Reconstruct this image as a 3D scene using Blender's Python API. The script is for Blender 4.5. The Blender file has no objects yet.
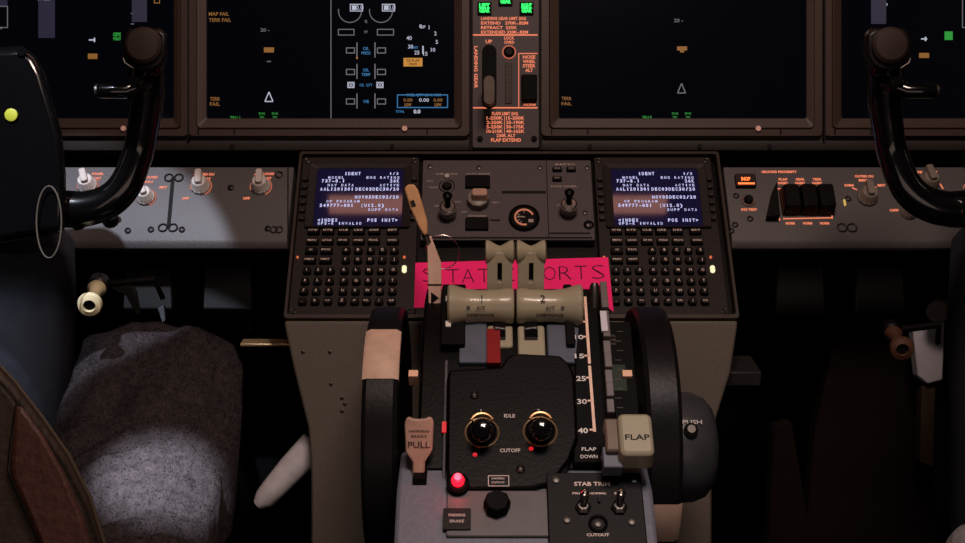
import bpy, math, random
from mathutils import Vector, Matrix
random.seed(7)
S = bpy.context.scene
COL = S.collection
PI = math.pi
def rad(a): return a * PI / 180
# ------------------------------------------------------------------ camera and measuring helpers
CAM = Vector((0, 0, 1.05)); PITCH = rad(15); FPX = 1206.0
FW = Vector((0, math.cos(PITCH), -math.sin(PITCH))); UP = Vector((0, math.sin(PITCH), math.cos(PITCH))); RT = Vector((1, 0, 0))
def P(px, py, d): return CAM + RT * ((px - 482.5) / FPX * d) + UP * ((271.5 - py) / FPX * d) + FW * d
class Fr:
    """a plane in the cockpit: x right, y up along the plane, z out of it"""
    def __init__(s, py1, d1, py2, d2, px=482.5):
        a = P(px, py1, d1); s.O = P(px, py2, d2); a.x = s.O.x
        s.u = RT.copy(); s.v = (a - s.O).normalized(); s.n = s.u.cross(s.v)
        s.M = Matrix(((s.u.x, s.v.x, s.n.x, s.O.x), (s.u.y, s.v.y, s.n.y, s.O.y), (s.u.z, s.v.z, s.n.z, s.O.z), (0, 0, 0, 1)))
        s.I = s.M.inverted()
    def at(s, px, py, z=0.0):
        r = (P(px, py, 1.0) - CAM); c = s.I @ CAM; d = s.I.to_3x3() @ r
        t = (z - c.z) / d.z
        return (c.x + d.x * t, c.y + d.y * t)
    def w(s, p): return s.M @ Vector(p)
class World:
    M = Matrix.Identity(4)
W0 = World()
# ------------------------------------------------------------------ materials
def lin(c): return tuple(((v / 255) / 12.92 if v / 255 <= .04045 else ((v / 255 + .055) / 1.055) ** 2.4) for v in c) + (1,)
MATS = {}
KEEP = ('pink_paper', 'brass_ring', 'chrome', 'white_paint', 'brown_leather', 'dark_leather', 'lime_dot', 'tan_handle', 'lever_salmon', 'stripe_tan', 'beige_lever', 'scale_pink', 'cream_lever_plastic', 'white_legend', 'faint_white', 'key_legend', 'pointer_tan', 'ivory', 'gate_grey', 'blue_grey', 'pale_knob_plastic')
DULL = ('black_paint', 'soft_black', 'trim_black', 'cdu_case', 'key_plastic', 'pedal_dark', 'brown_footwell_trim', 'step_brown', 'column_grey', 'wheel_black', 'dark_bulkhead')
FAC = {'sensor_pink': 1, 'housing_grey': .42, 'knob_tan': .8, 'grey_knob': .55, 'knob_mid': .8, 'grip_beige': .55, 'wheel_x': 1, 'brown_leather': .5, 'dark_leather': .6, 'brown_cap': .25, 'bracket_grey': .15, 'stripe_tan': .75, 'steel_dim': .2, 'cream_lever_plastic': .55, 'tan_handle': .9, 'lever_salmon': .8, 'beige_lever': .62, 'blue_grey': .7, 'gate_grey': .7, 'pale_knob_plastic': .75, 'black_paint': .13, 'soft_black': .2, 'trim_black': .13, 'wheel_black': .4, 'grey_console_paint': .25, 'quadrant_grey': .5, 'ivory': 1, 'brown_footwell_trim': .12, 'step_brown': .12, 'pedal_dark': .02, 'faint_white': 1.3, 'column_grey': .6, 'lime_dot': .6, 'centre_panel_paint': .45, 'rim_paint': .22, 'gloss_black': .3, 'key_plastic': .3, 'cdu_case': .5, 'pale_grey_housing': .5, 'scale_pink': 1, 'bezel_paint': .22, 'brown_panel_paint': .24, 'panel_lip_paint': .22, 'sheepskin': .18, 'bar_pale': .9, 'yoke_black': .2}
def mat(name, rgb, rough=.5, metal=0, var=.12, scale=60, bump=0.0, spec=.28, coat=0):
    if name in MATS: return MATS[name]
    m = bpy.data.materials.new(name); m.use_nodes = True; nt = m.node_tree; b = nt.nodes['Principled BSDF']
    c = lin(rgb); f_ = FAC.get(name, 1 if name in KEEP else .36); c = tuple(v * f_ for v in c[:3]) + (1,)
    tc = nt.nodes.new('ShaderNodeTexCoord'); nz = nt.nodes.new('ShaderNodeTexNoise'); nz.inputs['Scale'].default_value = scale
    nz.inputs['Detail'].default_value = 4
    nt.links.new(tc.outputs['Object'], nz.inputs['Vector'])
    rp = nt.nodes.new('ShaderNodeValToRGB')
    rp.color_ramp.elements[0].position = .3; rp.color_ramp.elements[1].position = .72
    rp.color_ramp.elements[0].color = tuple(v * (1 - var) for v in c[:3]) + (1,)
    rp.color_ramp.elements[1].color = tuple(min(1, v * (1 + var)) for v in c[:3]) + (1,)
    nt.links.new(nz.outputs['Fac'], rp.inputs['Fac']); nt.links.new(rp.outputs['Color'], b.inputs['Base Color'])
    b.inputs['Roughness'].default_value = rough; b.inputs['Metallic'].default_value = metal
    if name in DULL: spec = .12
    b.inputs['Specular IOR Level'].default_value = spec; b.inputs['Coat Weight'].default_value = coat
    if bump:
        bp = nt.nodes.new('ShaderNodeBump'); bp.inputs['Strength'].default_value = bump; bp.inputs['Distance'].default_value = .002
        nt.links.new(nz.outputs['Fac'], bp.inputs['Height']); nt.links.new(bp.outputs['Normal'], b.inputs['Normal'])
    MATS[name] = m; return m
def emit(name, rgb, s=1.0):
    if name in MATS: return MATS[name]
    m = bpy.data.materials.new(name); m.use_nodes = True; b = m.node_tree.nodes['Principled BSDF']
    b.inputs['Base Color'].default_value = (.01, .01, .01, 1); b.inputs['Emission Color'].default_value = lin(rgb)
    b.inputs['Emission Strength'].default_value = s; b.inputs['Roughness'].default_value = .6
    MATS[name] = m; return m
panelM = mat('brown_panel_paint', (112, 92, 84), .55, bump=.15, scale=300)
bezelM = mat('bezel_paint', (118, 92, 82), .5, bump=.1, scale=300)
lipM = mat('panel_lip_paint', (70, 60, 56), .6)
seamM = mat('black_seam', (10, 9, 9), .8)
glassM = mat('display_glass', (5, 6, 9), .12, var=.05, spec=.35)
greyM = mat('grey_console_paint', (142, 136, 138), .5, bump=.15, scale=400)
tanM = mat('tan_console_paint', (150, 140, 128), .55, bump=.2, scale=250, var=.06)
centM = mat('centre_panel_paint', (98, 88, 92), .55, bump=.1, scale=400)
cduM = mat('cdu_case', (52, 45, 45), .5, bump=.1, scale=300)
keyM = mat('key_plastic', (24, 21, 22), .35)
keyL = mat('key_legend', (215, 195, 185), .6)
blackM = mat('black_paint', (18, 17, 18), .42, bump=.1, scale=300)
softblack = mat('soft_black', (12, 12, 14), .7)
rubM = mat('wheel_black', (34, 32, 34), .38, bump=.1, scale=200)
creamM = mat('cream_lever_plastic', (190, 180, 152), .34, var=.04, coat=.2)
paleM = mat('pale_knob_plastic', (205, 196, 190), .4, var=.05)
knobM = mat('grey_knob', (150, 138, 128), .4, var=.08)
chromeM = mat('chrome', (200, 195, 190), .18, 1, var=.03)
steelM = mat('worn_steel', (120, 115, 110), .4, .9)
goldM = mat('brass_ring', (176, 140, 100), .3, .8)
yokeM = mat('yoke_black', (24, 23, 25), .2, var=.08, coat=.7)
columnM = mat('column_grey', (64, 68, 78), .6, bump=.1)
brownM = mat('brown_cap', (84, 66, 60), .45)
woodM = mat('tan_handle', (196, 150, 108), .4)
pinkM = mat('pink_paper', (255, 30, 118), .75, var=.05)
inkM = mat('violet_ink', (110, 20, 90), .8)
darkink = mat('dark_ink', (30, 26, 22), .7)
woolM = mat('sheepskin', (112, 102, 106), .95, var=.3, scale=120, bump=1.0, spec=.1)
leathM = mat('brown_leather', (86, 52, 44), .55, var=.2, scale=200, bump=.5)
leathD = mat('dark_leather', (58, 46, 38), .6, var=.2, scale=200, bump=.5)
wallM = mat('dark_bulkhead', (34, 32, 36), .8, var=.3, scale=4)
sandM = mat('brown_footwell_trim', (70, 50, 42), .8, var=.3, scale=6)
whiteM = mat('white_paint', (188, 186, 196), .6, var=.05)
whiteL = mat('white_legend', (205, 200, 195), .6)
redM = mat('reflection_red', (190, 20, 26), .4)  # colour of the flag's reflection painted on the quadrant
greenD = mat('green_scale', (44, 66, 46), .6)
eWhite = emit('screen_white', (200, 205, 225), .75)
eGrey = emit('screen_grey', (130, 130, 140), .55)
eAmber = emit('screen_amber', (236, 160, 60), .6)
eAmberD = emit('screen_amber_dim', (180, 120, 50), .5)
eGreen = emit('screen_green', (40, 190, 70), .55)
eCyan = emit('screen_cyan', (40, 130, 190), .7)
eBand = emit('screen_band', (38, 38, 66), .55)
eCdu = emit('cdu_text', (205, 205, 255), .95)
eCduBg = emit('cdu_screen', (6, 4, 44), .8)
cduS = MATS['cdu_screen']; cduS.node_tree.nodes['Principled BSDF'].inputs['Roughness'].default_value = .05
glassM.node_tree.nodes['Principled BSDF'].inputs['Emission Color'].default_value = lin((7, 8, 15)); glassM.node_tree.nodes['Principled BSDF'].inputs['Emission Strength'].default_value = .4
eLeg = emit('orange_legend', (255, 136, 98), .88)
eLegD = emit('dim_legend', (205, 108, 82), .7)
eGear = emit('gear_green', (30, 255, 110), 1.3)
eRed = emit('red_lamp', (255, 12, 30), 5)
eRedCore = emit('red_lamp_core', (255, 70, 90), 4)
eOrange = emit('orange_lamp', (255, 110, 50), 2.2)
eCream = emit('cream_annunciator', (255, 244, 190), 1.1)
eLegW = emit('faint_legend', (170, 130, 112), .45)
# ------------------------------------------------------------------ mesh builder
TXT = {}
def text_mesh(s, bold=.0):
    k = (s, bold)
    if k in TXT: return TXT[k]
    cu = bpy.data.curves.new('t', 'FONT'); cu.body = s; cu.size = 1; cu.offset = bold; cu.resolution_u = 2
    o = bpy.data.objects.new('t', cu); me = bpy.data.meshes.new_from_object(o)
    v = [tuple(x.co[:2]) for x in me.vertices]; f = [tuple(p.vertices) for p in me.polygons]
    bpy.data.objects.remove(o); bpy.data.meshes.remove(me); bpy.data.curves.remove(cu)
    TXT[k] = (v, f); return TXT[k]
def rrect(x0, y0, x1, y1, r=.002, n=4):
    out = []
    if x1 < x0: x0, x1 = x1, x0
    if y1 < y0: y0, y1 = y1, y0
    r = min(r, (x1 - x0) / 2 - 1e-6, (y1 - y0) / 2 - 1e-6)
    for cx, cy, a in ((x1 - r, y1 - r, 0), (x0 + r, y1 - r, 90), (x0 + r, y0 + r, 180), (x1 - r, y0 + r, 270)):
        for i in range(n + 1):
            t = rad(a + 90 * i / n); out.append((cx + r * math.cos(t), cy + r * math.sin(t)))
    return out
def circ(cx, cy, r, n=28, a0=0, a1=360):
    return [(cx + r * math.cos(rad(a0 + (a1 - a0) * i / n)), cy + r * math.sin(rad(a0 + (a1 - a0) * i / n))) for i in range(n if a1 - a0 >= 360 else n + 1)]
class MB:
    def __init__(s): s.v = []; s.f = []
    def add(s, vs, fs, M=None):
        b = len(s.v); s.v += [tuple(M @ Vector(p)) if M else tuple(p) for p in vs]; s.f += [tuple(i + b for i in f) for f in fs]; return s
    def box(s, x0, y0, z0, x1, y1, z1, M=None):
        v = [(x, y, z) for x in (x0, x1) for y in (y0, y1) for z in (z0, z1)]
        return s.add(v, [(0, 1, 3, 2), (4, 6, 7, 5), (0, 4, 5, 1), (2, 3, 7, 6), (0, 2, 6, 4), (1, 5, 7, 3)], M)
    def prism(s, poly, z0, z1, top=None, M=None):
        n = len(poly); top = top or poly
        v = [(x, y, z0) for x, y in poly] + [(x, y, z1) for x, y in top]
        f = [tuple(reversed(range(n))), tuple(range(n, 2 * n))] + [(i, (i + 1) % n, n + (i + 1) % n, n + i) for i in range(n)]
        return s.add(v, f, M)
    def xprism(s, poly, x0, x1):            # poly of (Y,Z), extruded in X
        n = len(poly); v = [(x0, y, z) for y, z in poly] + [(x1, y, z) for y, z in poly]
        f = [tuple(reversed(range(n))), tuple(range(n, 2 * n))] + [(i, (i + 1) % n, n + (i + 1) % n, n + i) for i in range(n)]
        return s.add(v, f)
    def frame(s, outer, inner, z0, z1, zi=None, M=None):
        n = len(outer); zi = z1 if zi is None else zi
        v = [(x, y, z0) for x, y in outer] + [(x, y, z1) for x, y in outer] + [(x, y, zi) for x, y in inner] + [(x, y, z0) for x, y in inner]
        f = []
        for i in range(n):
            j = (i + 1) % n
            for k in range(4): f.append((k * n + i, k * n + j, ((k + 1) % 4) * n + j, ((k + 1) % 4) * n + i))
        return s.add(v, f, M)
    def lathe(s, prof, O=(0, 0, 0), axis=(0, 0, 1), seg=28, wob=0, nw=0):
        ax = Vector(axis).normalized(); q = Vector((0, 0, 1)).rotation_difference(ax).to_matrix().to_4x4()
        M = Matrix.Translation(O) @ q; v = []; f = []
        for r, z in prof:
            for i in range(seg):
                a = 2 * PI * i / seg; rr = r * (1 + wob * math.cos(nw * a)) if nw else r
                v.append((rr * math.cos(a), rr * math.sin(a), z))
        m = len(prof)
        for k in range(m - 1):
            for i in range(seg):
                j = (i + 1) % seg; f.append((k * seg + i, k * seg + j, (k + 1) * seg + j, (k + 1) * seg + i))
        f.append(tuple(reversed(range(seg)))); f.append(tuple(range((m - 1) * seg, m * seg)))
        return s.add(v, f, M)
    def cyl(s, O, axis, r, h, r2=None, seg=24): return s.lathe([(r, 0), (r if r2 is None else r2, h)], O, axis, seg)
    def torus(s, O, axis, R, r, seg=32, a0=0, a1=360, k=8):
        q = Vector((0, 0, 1)).rotation_difference(Vector(axis).normalized())
        pts = [Vector(O) + q @ Vector((R * math.cos(rad(a0 + (a1 - a0) * i / seg)), R * math.sin(rad(a0 + (a1 - a0) * i / seg)), 0)) for i in range(seg + 1)]
        return s.tube(pts, [r] * len(pts), k)
    def tube(s, pts, rs, seg=12, flat=1.0, side=None):
        pts = [Vector(p) for p in pts]; n = len(pts); v = []; f = []
        t0 = (pts[1] - pts[0]).normalized(); a = Vector(side) if side else (Vector((0, 0, 1)) if abs(t0.z) < .9 else Vector((1, 0, 0)))
        a = (a - t0 * a.dot(t0)).normalized()
        for i in range(n):
            t = (pts[min(i + 1, n - 1)] - pts[max(i - 1, 0)]).normalized(); a = (a - t * a.dot(t)).normalized(); b = t.cross(a)
            for k in range(seg):
                w = 2 * PI * k / seg; v.append(pts[i] + a * (rs[i] * math.cos(w)) + b * (rs[i] * flat * math.sin(w)))
        for i in range(n - 1):
            for k in range(seg):
                j = (k + 1) % seg; f.append((i * seg + k, i * seg + j, (i + 1) * seg + j, (i + 1) * seg + k))
        f.append(tuple(reversed(range(seg)))); f.append(tuple(range((n - 1) * seg, n * seg)))
        return s.add(v, f)
    def text(s, t, x, y, h, z=.0004, w=None, al='c', rot=0, bold=.012, fn=None):
        v, f = text_mesh(t, bold)
        if not v: return s
        x0 = min(p[0] for p in v); x1 = max(p[0] for p in v); y0 = 0
        k = h / .70; kx = k if w is None else w / (x1 - x0)
        off = {'c': (x0 + x1) / 2, 'l': x0, 'r': x1}[al]; c, sn = math.cos(rad(rot)), math.sin(rad(rot))
        out = []
        for a, b in v:
            u, q = (a - off) * kx, b * k - h / 2
            p = (x + u * c - q * sn, y + u * sn + q * c, z)
            out.append(fn(p) if fn else p)
        return s.add(out, f)
    def line(s, x0, y0, x1, y1, w, z0=.0002, z1=.0006):
        d = Vector((x1 - x0, y1 - y0)); L = d.length; d /= L; n = Vector((-d.y, d.x)) * w / 2
        return s.prism([(x0 + n.x, y0 + n.y), (x0 - n.x, y0 - n.y), (x1 - n.x, y1 - n.y), (x1 + n.x, y1 + n.y)], z0, z1)
    def rectline(s, x0, y0, x1, y1, w, z0=.0002, z1=.0006):
        if x1 < x0: x0, x1 = x1, x0
        if y1 < y0: y0, y1 = y1, y0
        return s.frame([(x0, y0), (x1, y0), (x1, y1), (x0, y1)], [(x0 + w, y0 + w), (x1 - w, y0 + w), (x1 - w, y1 - w), (x0 + w, y1 - w)], z0, z1)
    def build(s, name, m, parent=None, bevel=0, sm=35, sub=0):
        me = bpy.data.meshes.new(name); me.from_pydata(s.v, [], s.f); me.update()
        import bmesh
        bm = bmesh.new(); bm.from_mesh(me)
        if not name.endswith(('lettering', 'graphics')): bmesh.ops.recalc_face_normals(bm, faces=bm.faces)
        bm.to_mesh(me); bm.free()
        me.materials.append(m)
        if sm:
            me.polygons.foreach_set('use_smooth', [True] * len(me.polygons)); me.set_sharp_from_angle(angle=rad(sm))
        o = bpy.data.objects.new(name, me); COL.objects.link(o)
        if parent: o.parent = parent
        if bevel:
            b = o.modifiers.new('bevel', 'BEVEL'); b.width = bevel; b.segments = 2; b.limit_method = 'ANGLE'; b.angle_limit = rad(40)
        if sub:
            b = o.modifiers.new('sub', 'SUBSURF'); b.levels = sub; b.render_levels = sub
        return o
def split(mb, name, m, parent=None, **kw):
    par = list(range(len(mb.v)))
    def find(a):
        while par[a] != a: par[a] = par[par[a]]; a = par[a]
        return a
    for f in mb.f:
        for q in f[1:]: par[find(q)] = find(f[0])
    g = {}
    for f in mb.f: g.setdefault(find(f[0]), []).append(f)
    out = []
    for fs in g.values():
        ids = sorted({q for f in fs for q in f}); ix = {q: i for i, q in enumerate(ids)}; n = MB(); n.v = [mb.v[q] for q in ids]; n.f = [tuple(ix[q] for q in f) for f in fs]
        out.append(n.build(name, m, parent, **kw))
    return out
def symbols(mb, m, parent, gap=.011, name='screen_graphics'):
    par = list(range(len(mb.v)))
    def find(a):
        while par[a] != a: par[a] = par[par[a]]; a = par[a]
        return a
    for f in mb.f:
        for q in f[1:]: par[find(q)] = find(f[0])
    g = {}
    for f in mb.f: g.setdefault(find(f[0]), []).append(f)
    cl = []
    for fs in g.values():
        xs = [mb.v[q][0] for f in fs for q in f]; ys = [mb.v[q][1] for f in fs for q in f]
        cl.append([min(xs), min(ys), max(xs), max(ys), fs])
    done = False
    while not done:
        done = True
        for i in range(len(cl)):
            for j in range(i + 1, len(cl)):
                a, b = cl[i], cl[j]
                if a[0] - gap < b[2] and b[0] - gap < a[2] and a[1] - gap < b[3] and b[1] - gap < a[3]:
                    cl[i] = [min(a[0], b[0]), min(a[1], b[1]), max(a[2], b[2]), max(a[3], b[3]), a[4] + b[4]]; del cl[j]; done = False; break
            if not done: break
    for c in cl:
        ids = sorted({q for f in c[4] for q in f}); ix = {q: i for i, q in enumerate(ids)}; n = MB(); n.v = [mb.v[q] for q in ids]; n.f = [tuple(ix[q] for q in f) for f in c[4]]
        n.build(name, m, parent, sm=0)
THINGS = []
def thing(name, label, cat, fr=W0, group=None):
    e = bpy.data.objects.new(name, None); COL.objects.link(e); e.matrix_world = fr.M.copy(); e.empty_display_size = .02
    e['label'] = label; e['category'] = cat
    if group: e['group'] = group
    THINGS.append(e); return e
def single(o, label, cat, fr=W0):
    o.matrix_world = fr.M.copy(); o['label'] = label; o['category'] = cat; return o
def struct(o, fr=W0): o.matrix_world = fr.M.copy(); o['kind'] = 'structure'; return o
# ================================================================== SETTING
struct(MB().box(-1.0, -.35, -.04, 1.0, 2.1, 0).build('floor', wallM))
struct(MB().box(-1.0, 2.02, 0, 1.0, 2.1, 1.6).build('wall_front', wallM))
struct(MB().box(-1.04, -.35, 0, -1.0, 2.1, 1.6).build('wall_left', wallM))
struct(MB().box(1.0, -.35, 0, 1.04, 2.1, 1.6).build('wall_right', wallM))
# ================================================================== MAIN PANEL
MP = Fr(0, 1.5, 150, 1.5)
ip = thing('instrument_panel', 'brown main instrument panel carrying the big displays across the top', 'instrument panel', MP)
x0, yb = MP.at(-230, 139); x1, yt = MP.at(1260, -110)
MB().prism(rrect(x0, yb, x1, yt, .004), -.05, -.004).build('backing_panel', panelM, ip, .001)
a0, b0 = MP.at(-230, 153); 
m = MB(); m.xp = None
prof = [(-.05, b0), (-.012, b0), (-.004, b0 + .004), (-.002, b0 + .012), (-.004, yb), (-.05, yb)]
n = len(prof); v = [(x0, y, z) for z, y in prof] + [(x1, y, z) for z, y in prof]
m.add(v, [tuple(range(n)), tuple(range(n, 2 * n))] + [(i, (i + 1) % n, n + (i + 1) % n, n + i) for i in range(n)])
m.build('lower_lip', lipM, ip)
m = MB()
for sx in (-60, 30, 232, 392, 590, 700, 770, 905):
    c = MP.at(sx, 146); m.cyl((c[0], c[1], -.003), (0, 0, 1), .0028, .0018, seg=12)
split(m, 'screw', seamM, ip)
def display(sx0, label, side):
    t = thing('flight_display', label, 'display', MP, 'large flight displays on the main panel')
    X = lambda px: MP.at(px, 0)[0]; Y = lambda py: MP.at(0, py)[1]
    o0, o1 = (sx0 - 18, sx0 + 247 + 15.5)
    outer = rrect(X(o0), Y(136.5), X(o1), Y(-84), .006); inner = rrect(X(sx0), Y(118.5), X(sx0 + 247), Y(-67), .0025)
    mid = rrect(X(o0 + 8), Y(129.5), X(o1 - 8), Y(-77), .005); mid2 = rrect(X(o0 + 9), Y(128.5), X(o1 - 9), Y(-76), .005)
    m = MB(); m.frame(outer, mid, -.004, .0045); m.frame(mid, mid2, -.004, .0045, .007); m.frame(mid2, inner, -.004, .007, .002)
    m.build('bezel', bezelM, t, .0006)
    MB().prism(rrect(X(sx0 - 1), Y(119.5), X(sx0 + 248), Y(-68), .002), -.003, 0).build('glass', glassM, t)
    cx = sx0 + 198; m = MB().cyl((X(cx), Y(129), .003), (0, 0, 1), .0036, .0046, .0033, 16); m.build('light_sensor', mat('sensor_pink', (226, 180, 170), .5), t)
    m = MB()
    for q in (sx0 - 8, sx0 + 28, sx0 + 220):
        m.box(X(q), Y(134), .004, X(q + 1), Y(129), .0075)
    split(m, 'bezel_seam', seamM, t)
    return t, X, Y
dL, X, Y = display(207, 'display left of the gear lever panel with engine dials and amber boxes', 0)
dR, X, Y = display(559, 'mostly blank display just right of the landing gear panel', 0)
dLO, X, Y = display(-73, 'leftmost display partly cut by the frame behind the left yoke', 0)
dRO, X, Y = display(841, 'rightmost display partly cut by the frame behind the right yoke', 0)
px = 1.5 / FPX
def T(m, s, x, y, h, w=None, al='c', rot=0, z=.0004, bold=.012): m.text(s, X(x), Y(y), h * px, z, None if w is None else w * px, al, rot, bold)
def R_(m, x0, y0, x1, y1, w=.8): m.rectline(X(x0), Y(y0), X(x1), Y(y1), w * px)
def L_(m, x0, y0, x1, y1, w=.9): m.line(X(x0), Y(y0), X(x1), Y(y1), w * px)
def F_(m, x0, y0, x1, y1, z0=.0002, z1=.0006): m.prism(rrect(X(x0), Y(y0), X(x1), Y(y1), .0003, 1), z0, z1)
def tri(m, x, y):
    for a, b, c, d in ((x, y - 5, x - 4, y + 4.5), (x - 4, y + 4.5, x + 4, y + 4.5), (x + 4, y + 4.5, x, y - 5)): L_(m, a, b, c, d, 1)
# left inner display
w = MB(); g = MB(); am = MB(); gr = MB(); cy = MB(); ad = MB()
for (mm, x, y, s, h, wd) in ((ad, 219, 14, 'MAP FAIL', 3.6, 20), (ad, 220, 20, 'TERR FAIL', 3.6, 22), (ad, 215, 99, 'TERR', 3.6, 10), (ad, 215, 104, 'FAIL', 3.6, 10),
                             (gr, 235, 117.5, 'TRU 1', 2.6, 10), (g, 265, 30, '20 -', 3.4, 9)):
    T(mm, s, x, y, h, wd)
F_(ad, 264, 47.5, 274, 52.5); L_(g, 267, 61.5, 271, 61.5)
tri(w, 269, 97)
for q in (262, 275): T(gr, 'DG', q, 113.5, 2, 6); T(gr, 'HU', q, 117, 2, 4)
L_(g, 331, -20, 331, 119, .8)
for cxx, bx in ((350, 357), (381, 389)):
    m_ = [(X(cxx + 11.5 * math.cos(rad(a))), Y(11 - 11.5 * math.sin(rad(a)))) for a in range(170, 372, 9)]
    for i in range(len(m_) - 1): g.line(*m_[i], *m_[i + 1], .8 * px)
    R_(w, bx - 7, 4, bx + 6, 11.5); T(w, '00.0', bx + 1, 7.5, 4.5, 11); F_(w, bx - 5, 5.5, bx - 1, 10)
T(g, '%', 366, 21.5, 3); T(g, 'FF', 366, 32, 2.6)
R_(g, 338, 29, 354.5, 35.5); R_(g, 377, 29, 394, 35.5)
for yy, s1, s2 in ((50.5, 'OIL', 'PRESS'), (72, 'OIL', 'TEMP'), (101.5, 'VIB', '')):
    L_(g, 357, yy - 8, 357, yy + 7, 1.1); L_(g, 375, yy - 8, 375, yy + 7, 1.1)
    R_(g, 346, yy - 3, 355, yy + 3, .9); R_(g, 377, yy - 3, 386, yy + 3, .9)
    T(cy, s1, 366, yy - (2 if s2 else 0), 3, 6); 
    if s2: T(cy, s2, 366, yy + 2.5, 2.8, 9)
L_(am, 357, 57, 357, 59, 1.2)
for xq in (351, 380): R_(w, xq - 3.5, 82, xq + 3.5, 88); T(w, '00', xq, 85, 4, 5.5)
T(cy, 'OIL  QTY', 366, 85, 2.6, 13)
for i, s in enumerate(('0', '1', '2', '5', '10', '15', '25', '30', '40')):
    a = rad(-(i * 36) + 100); T(w, s, 423 + 14 * math.cos(a), 40 - 14 * math.sin(a), 3.8, None)
T(w, 'UP', 423, 27, 3); L_(w, 423, 46, 423, 54, 1.4); T(cy, 'FLAPS', 414, 47.5, 2.6, 8)
F_(am, 403.5, 58, 422.5, 66.5); lab = MB(); lab.text('TE FLAP', X(413), Y(60.7), 2.4 * px, .0008, 13 * px); lab.text('DRIVE', X(413), Y(64.2), 2.2 * px, .0008, 8 * px)
R_(cy, 397, 94.5, 448, 108, .9); T(cy, 'FUEL QTY LB X 1000', 424, 95, 2.6, 34)
T(ad, '0.00', 408, 100, 3.2, 9); T(w, '0.00', 424, 100, 3.4, 10); T(ad, '0.00', 438, 100, 3.2, 9)
T(ad, 'LOW', 408, 104.8, 3, 7, bold=.04); T(ad, 'LOW', 438, 104.8, 3, 7, bold=.04)
T(cy, 'TOTAL', 400, 111.5, 2.4, 9); T(w, '0.0', 417, 111.5, 3.6, 7, bold=.04)
for mm, mt in ((w, eWhite), (g, eGrey), (am, eAmber), (gr, eGreen), (cy, eCyan), (ad, eAmberD), (lab, softblack)): symbols(mm, mt, dL)
# right inner
w = MB(); am = MB(); gr = MB(); g = MB()
T(g, '20 -', 678.5, 20.5, 3.4, 9); F_(am, 677, 46.5, 687, 50.5); F_(am, 680, 50, 684, 52.5); tri(g, 681.5, 88.5)
T(am, 'TERR', 566.5, 98.5, 3.2, 10); T(am, 'FAIL', 566.5, 103.7, 3.2, 10)
T(gr, 'TRU R', 647, 117.3, 2.6, 10)
for q in (675, 688): T(gr, 'DG', q, 113.5, 2, 6); T(gr, 'HU', q, 117, 2, 4)
for mm, mt in ((w, eWhite), (g, eGrey), (am, eAmberD), (gr, eGreen)):
    if mm.v: symbols(mm, mt, dR)
# left outer
w = MB(); am = MB(); gr = MB(); g = MB(); bd = MB()
F_(bd, -8, -20, 7.5, 6); F_(bd, 38.5, -20, 55, 38); F_(bd, 132, -20, 147, 22)
R_(g, -8, 6, 8, 28, .8); T(g, '4', 1, 28, 3); F_(g, 38, -1, 50, .8); T(w, '2', 53, 5.5, 2.5); T(w, '80', 142, 13.5, 2.6, 6); L_(g, 131, 13.5, 134, 13.5); L_(g, 131, 24, 134, 24)
L_(w, 89, 40, 95, 40, 1.3); L_(w, 94.5, 38, 94.5, 42, 1.5)
F_(am, 88, 53.7, 97.5, 59); am2 = MB(); R_(am2, 154, -3, 160, 3.5)
T(gr, 'GPS', 117, 34.5, 3.6, 8, bold=.04); T(gr, 'VNAV', 117, 38.8, 3.2, 8, bold=.04)
for mm, mt in ((w, eWhite), (g, eGrey), (am, eAmberD), (gr, eGreen), (bd, eBand), (am2, eAmberD)): symbols(mm, mt, dLO)
# right outer
w = MB(); am = MB(); gr = MB(); g = MB(); bd = MB()
F_(bd, 871, -20, 886, 24); T(w, '80', 885, 4.5, 2.6, 5)
L_(w, 921, 39, 927, 39, 1.2); L_(w, 925.5, 37, 925.5, 41, 1.5); F_(am, 919, 53, 929, 58)
F_(gr, 944.5, 31.5, 952.5, 40); R_(g, 962, -8, 980, 28)
for mm, mt in ((w, eWhite), (g, eGrey), (am, eAmberD), (gr, eGreen), (bd, eBand)): symbols(mm, mt, dRO)
m = MB()
for q in (189.2, 823.8): m.box(X(q) - .0009, Y(140), -.004, X(q) + .0009, Y(-84), .0052)
split(m, 'panel_seam', seamM, ip)
# ================================================================== LANDING GEAR PANEL
gp = thing('landing_gear_panel', 'narrow centre panel with landing gear lever, green lights and speed limits', 'control panel', MP)
MB().prism(rrect(X(472.5), Y(148), X(539), Y(-80), .003), -.003, .002).build('face_plate', centM, gp, .0006)
m = MB(); m.box(X(469.6), Y(150), -.003, X(472), Y(-80), .0026); m.box(X(539.5), Y(150), -.003, X(542), Y(-80), .0026)
split(m, 'edge_seam', seamM, gp)
L = MB(); Z = .0023
for i, (s, wd) in enumerate((('LANDING GEAR LIMIT (IAS)', 45), ('EXTEND   270K-.82M', 47), ('RETRACT  235K', 36), ('EXTENDED 320K-.82M', 47))):
    T(L, s, 481, 18.8 + i * 4.55, 2.9, wd, 'l', z=Z, bold=.03)
F_(L, 473, 34.7, 537.5, 36, .002, .0027); F_(L, 473, 107.4, 537.5, 108.7, .002, .0027)
T(L, 'UP', 488.8, 41.8, 3.4, 6.5, z=Z, bold=.03); T(L, 'LOCK', 509.2, 38.3, 3, 10, z=Z, bold=.03); T(L, 'OVRD', 509.2, 42.6, 3, 10, z=Z, bold=.03)
T(L, 'LANDING GEAR', 476, 67.5, 3.2, 42, rot=-90, z=Z, bold=.03)
F_(L, 518.3, 54, 519.1, 107, .002, .0026); F_(L, 518.3, 53.4, 537.5, 54.3, .002, .0026)
for i, s in enumerate(('NOSE', 'WHEEL', 'STEER', 'ALT')): T(L, s, 529, 57.3 + i * 4.4, 3.2, 7.5 if s == 'ALT' else 12.5, z=Z, bold=.03)
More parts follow.
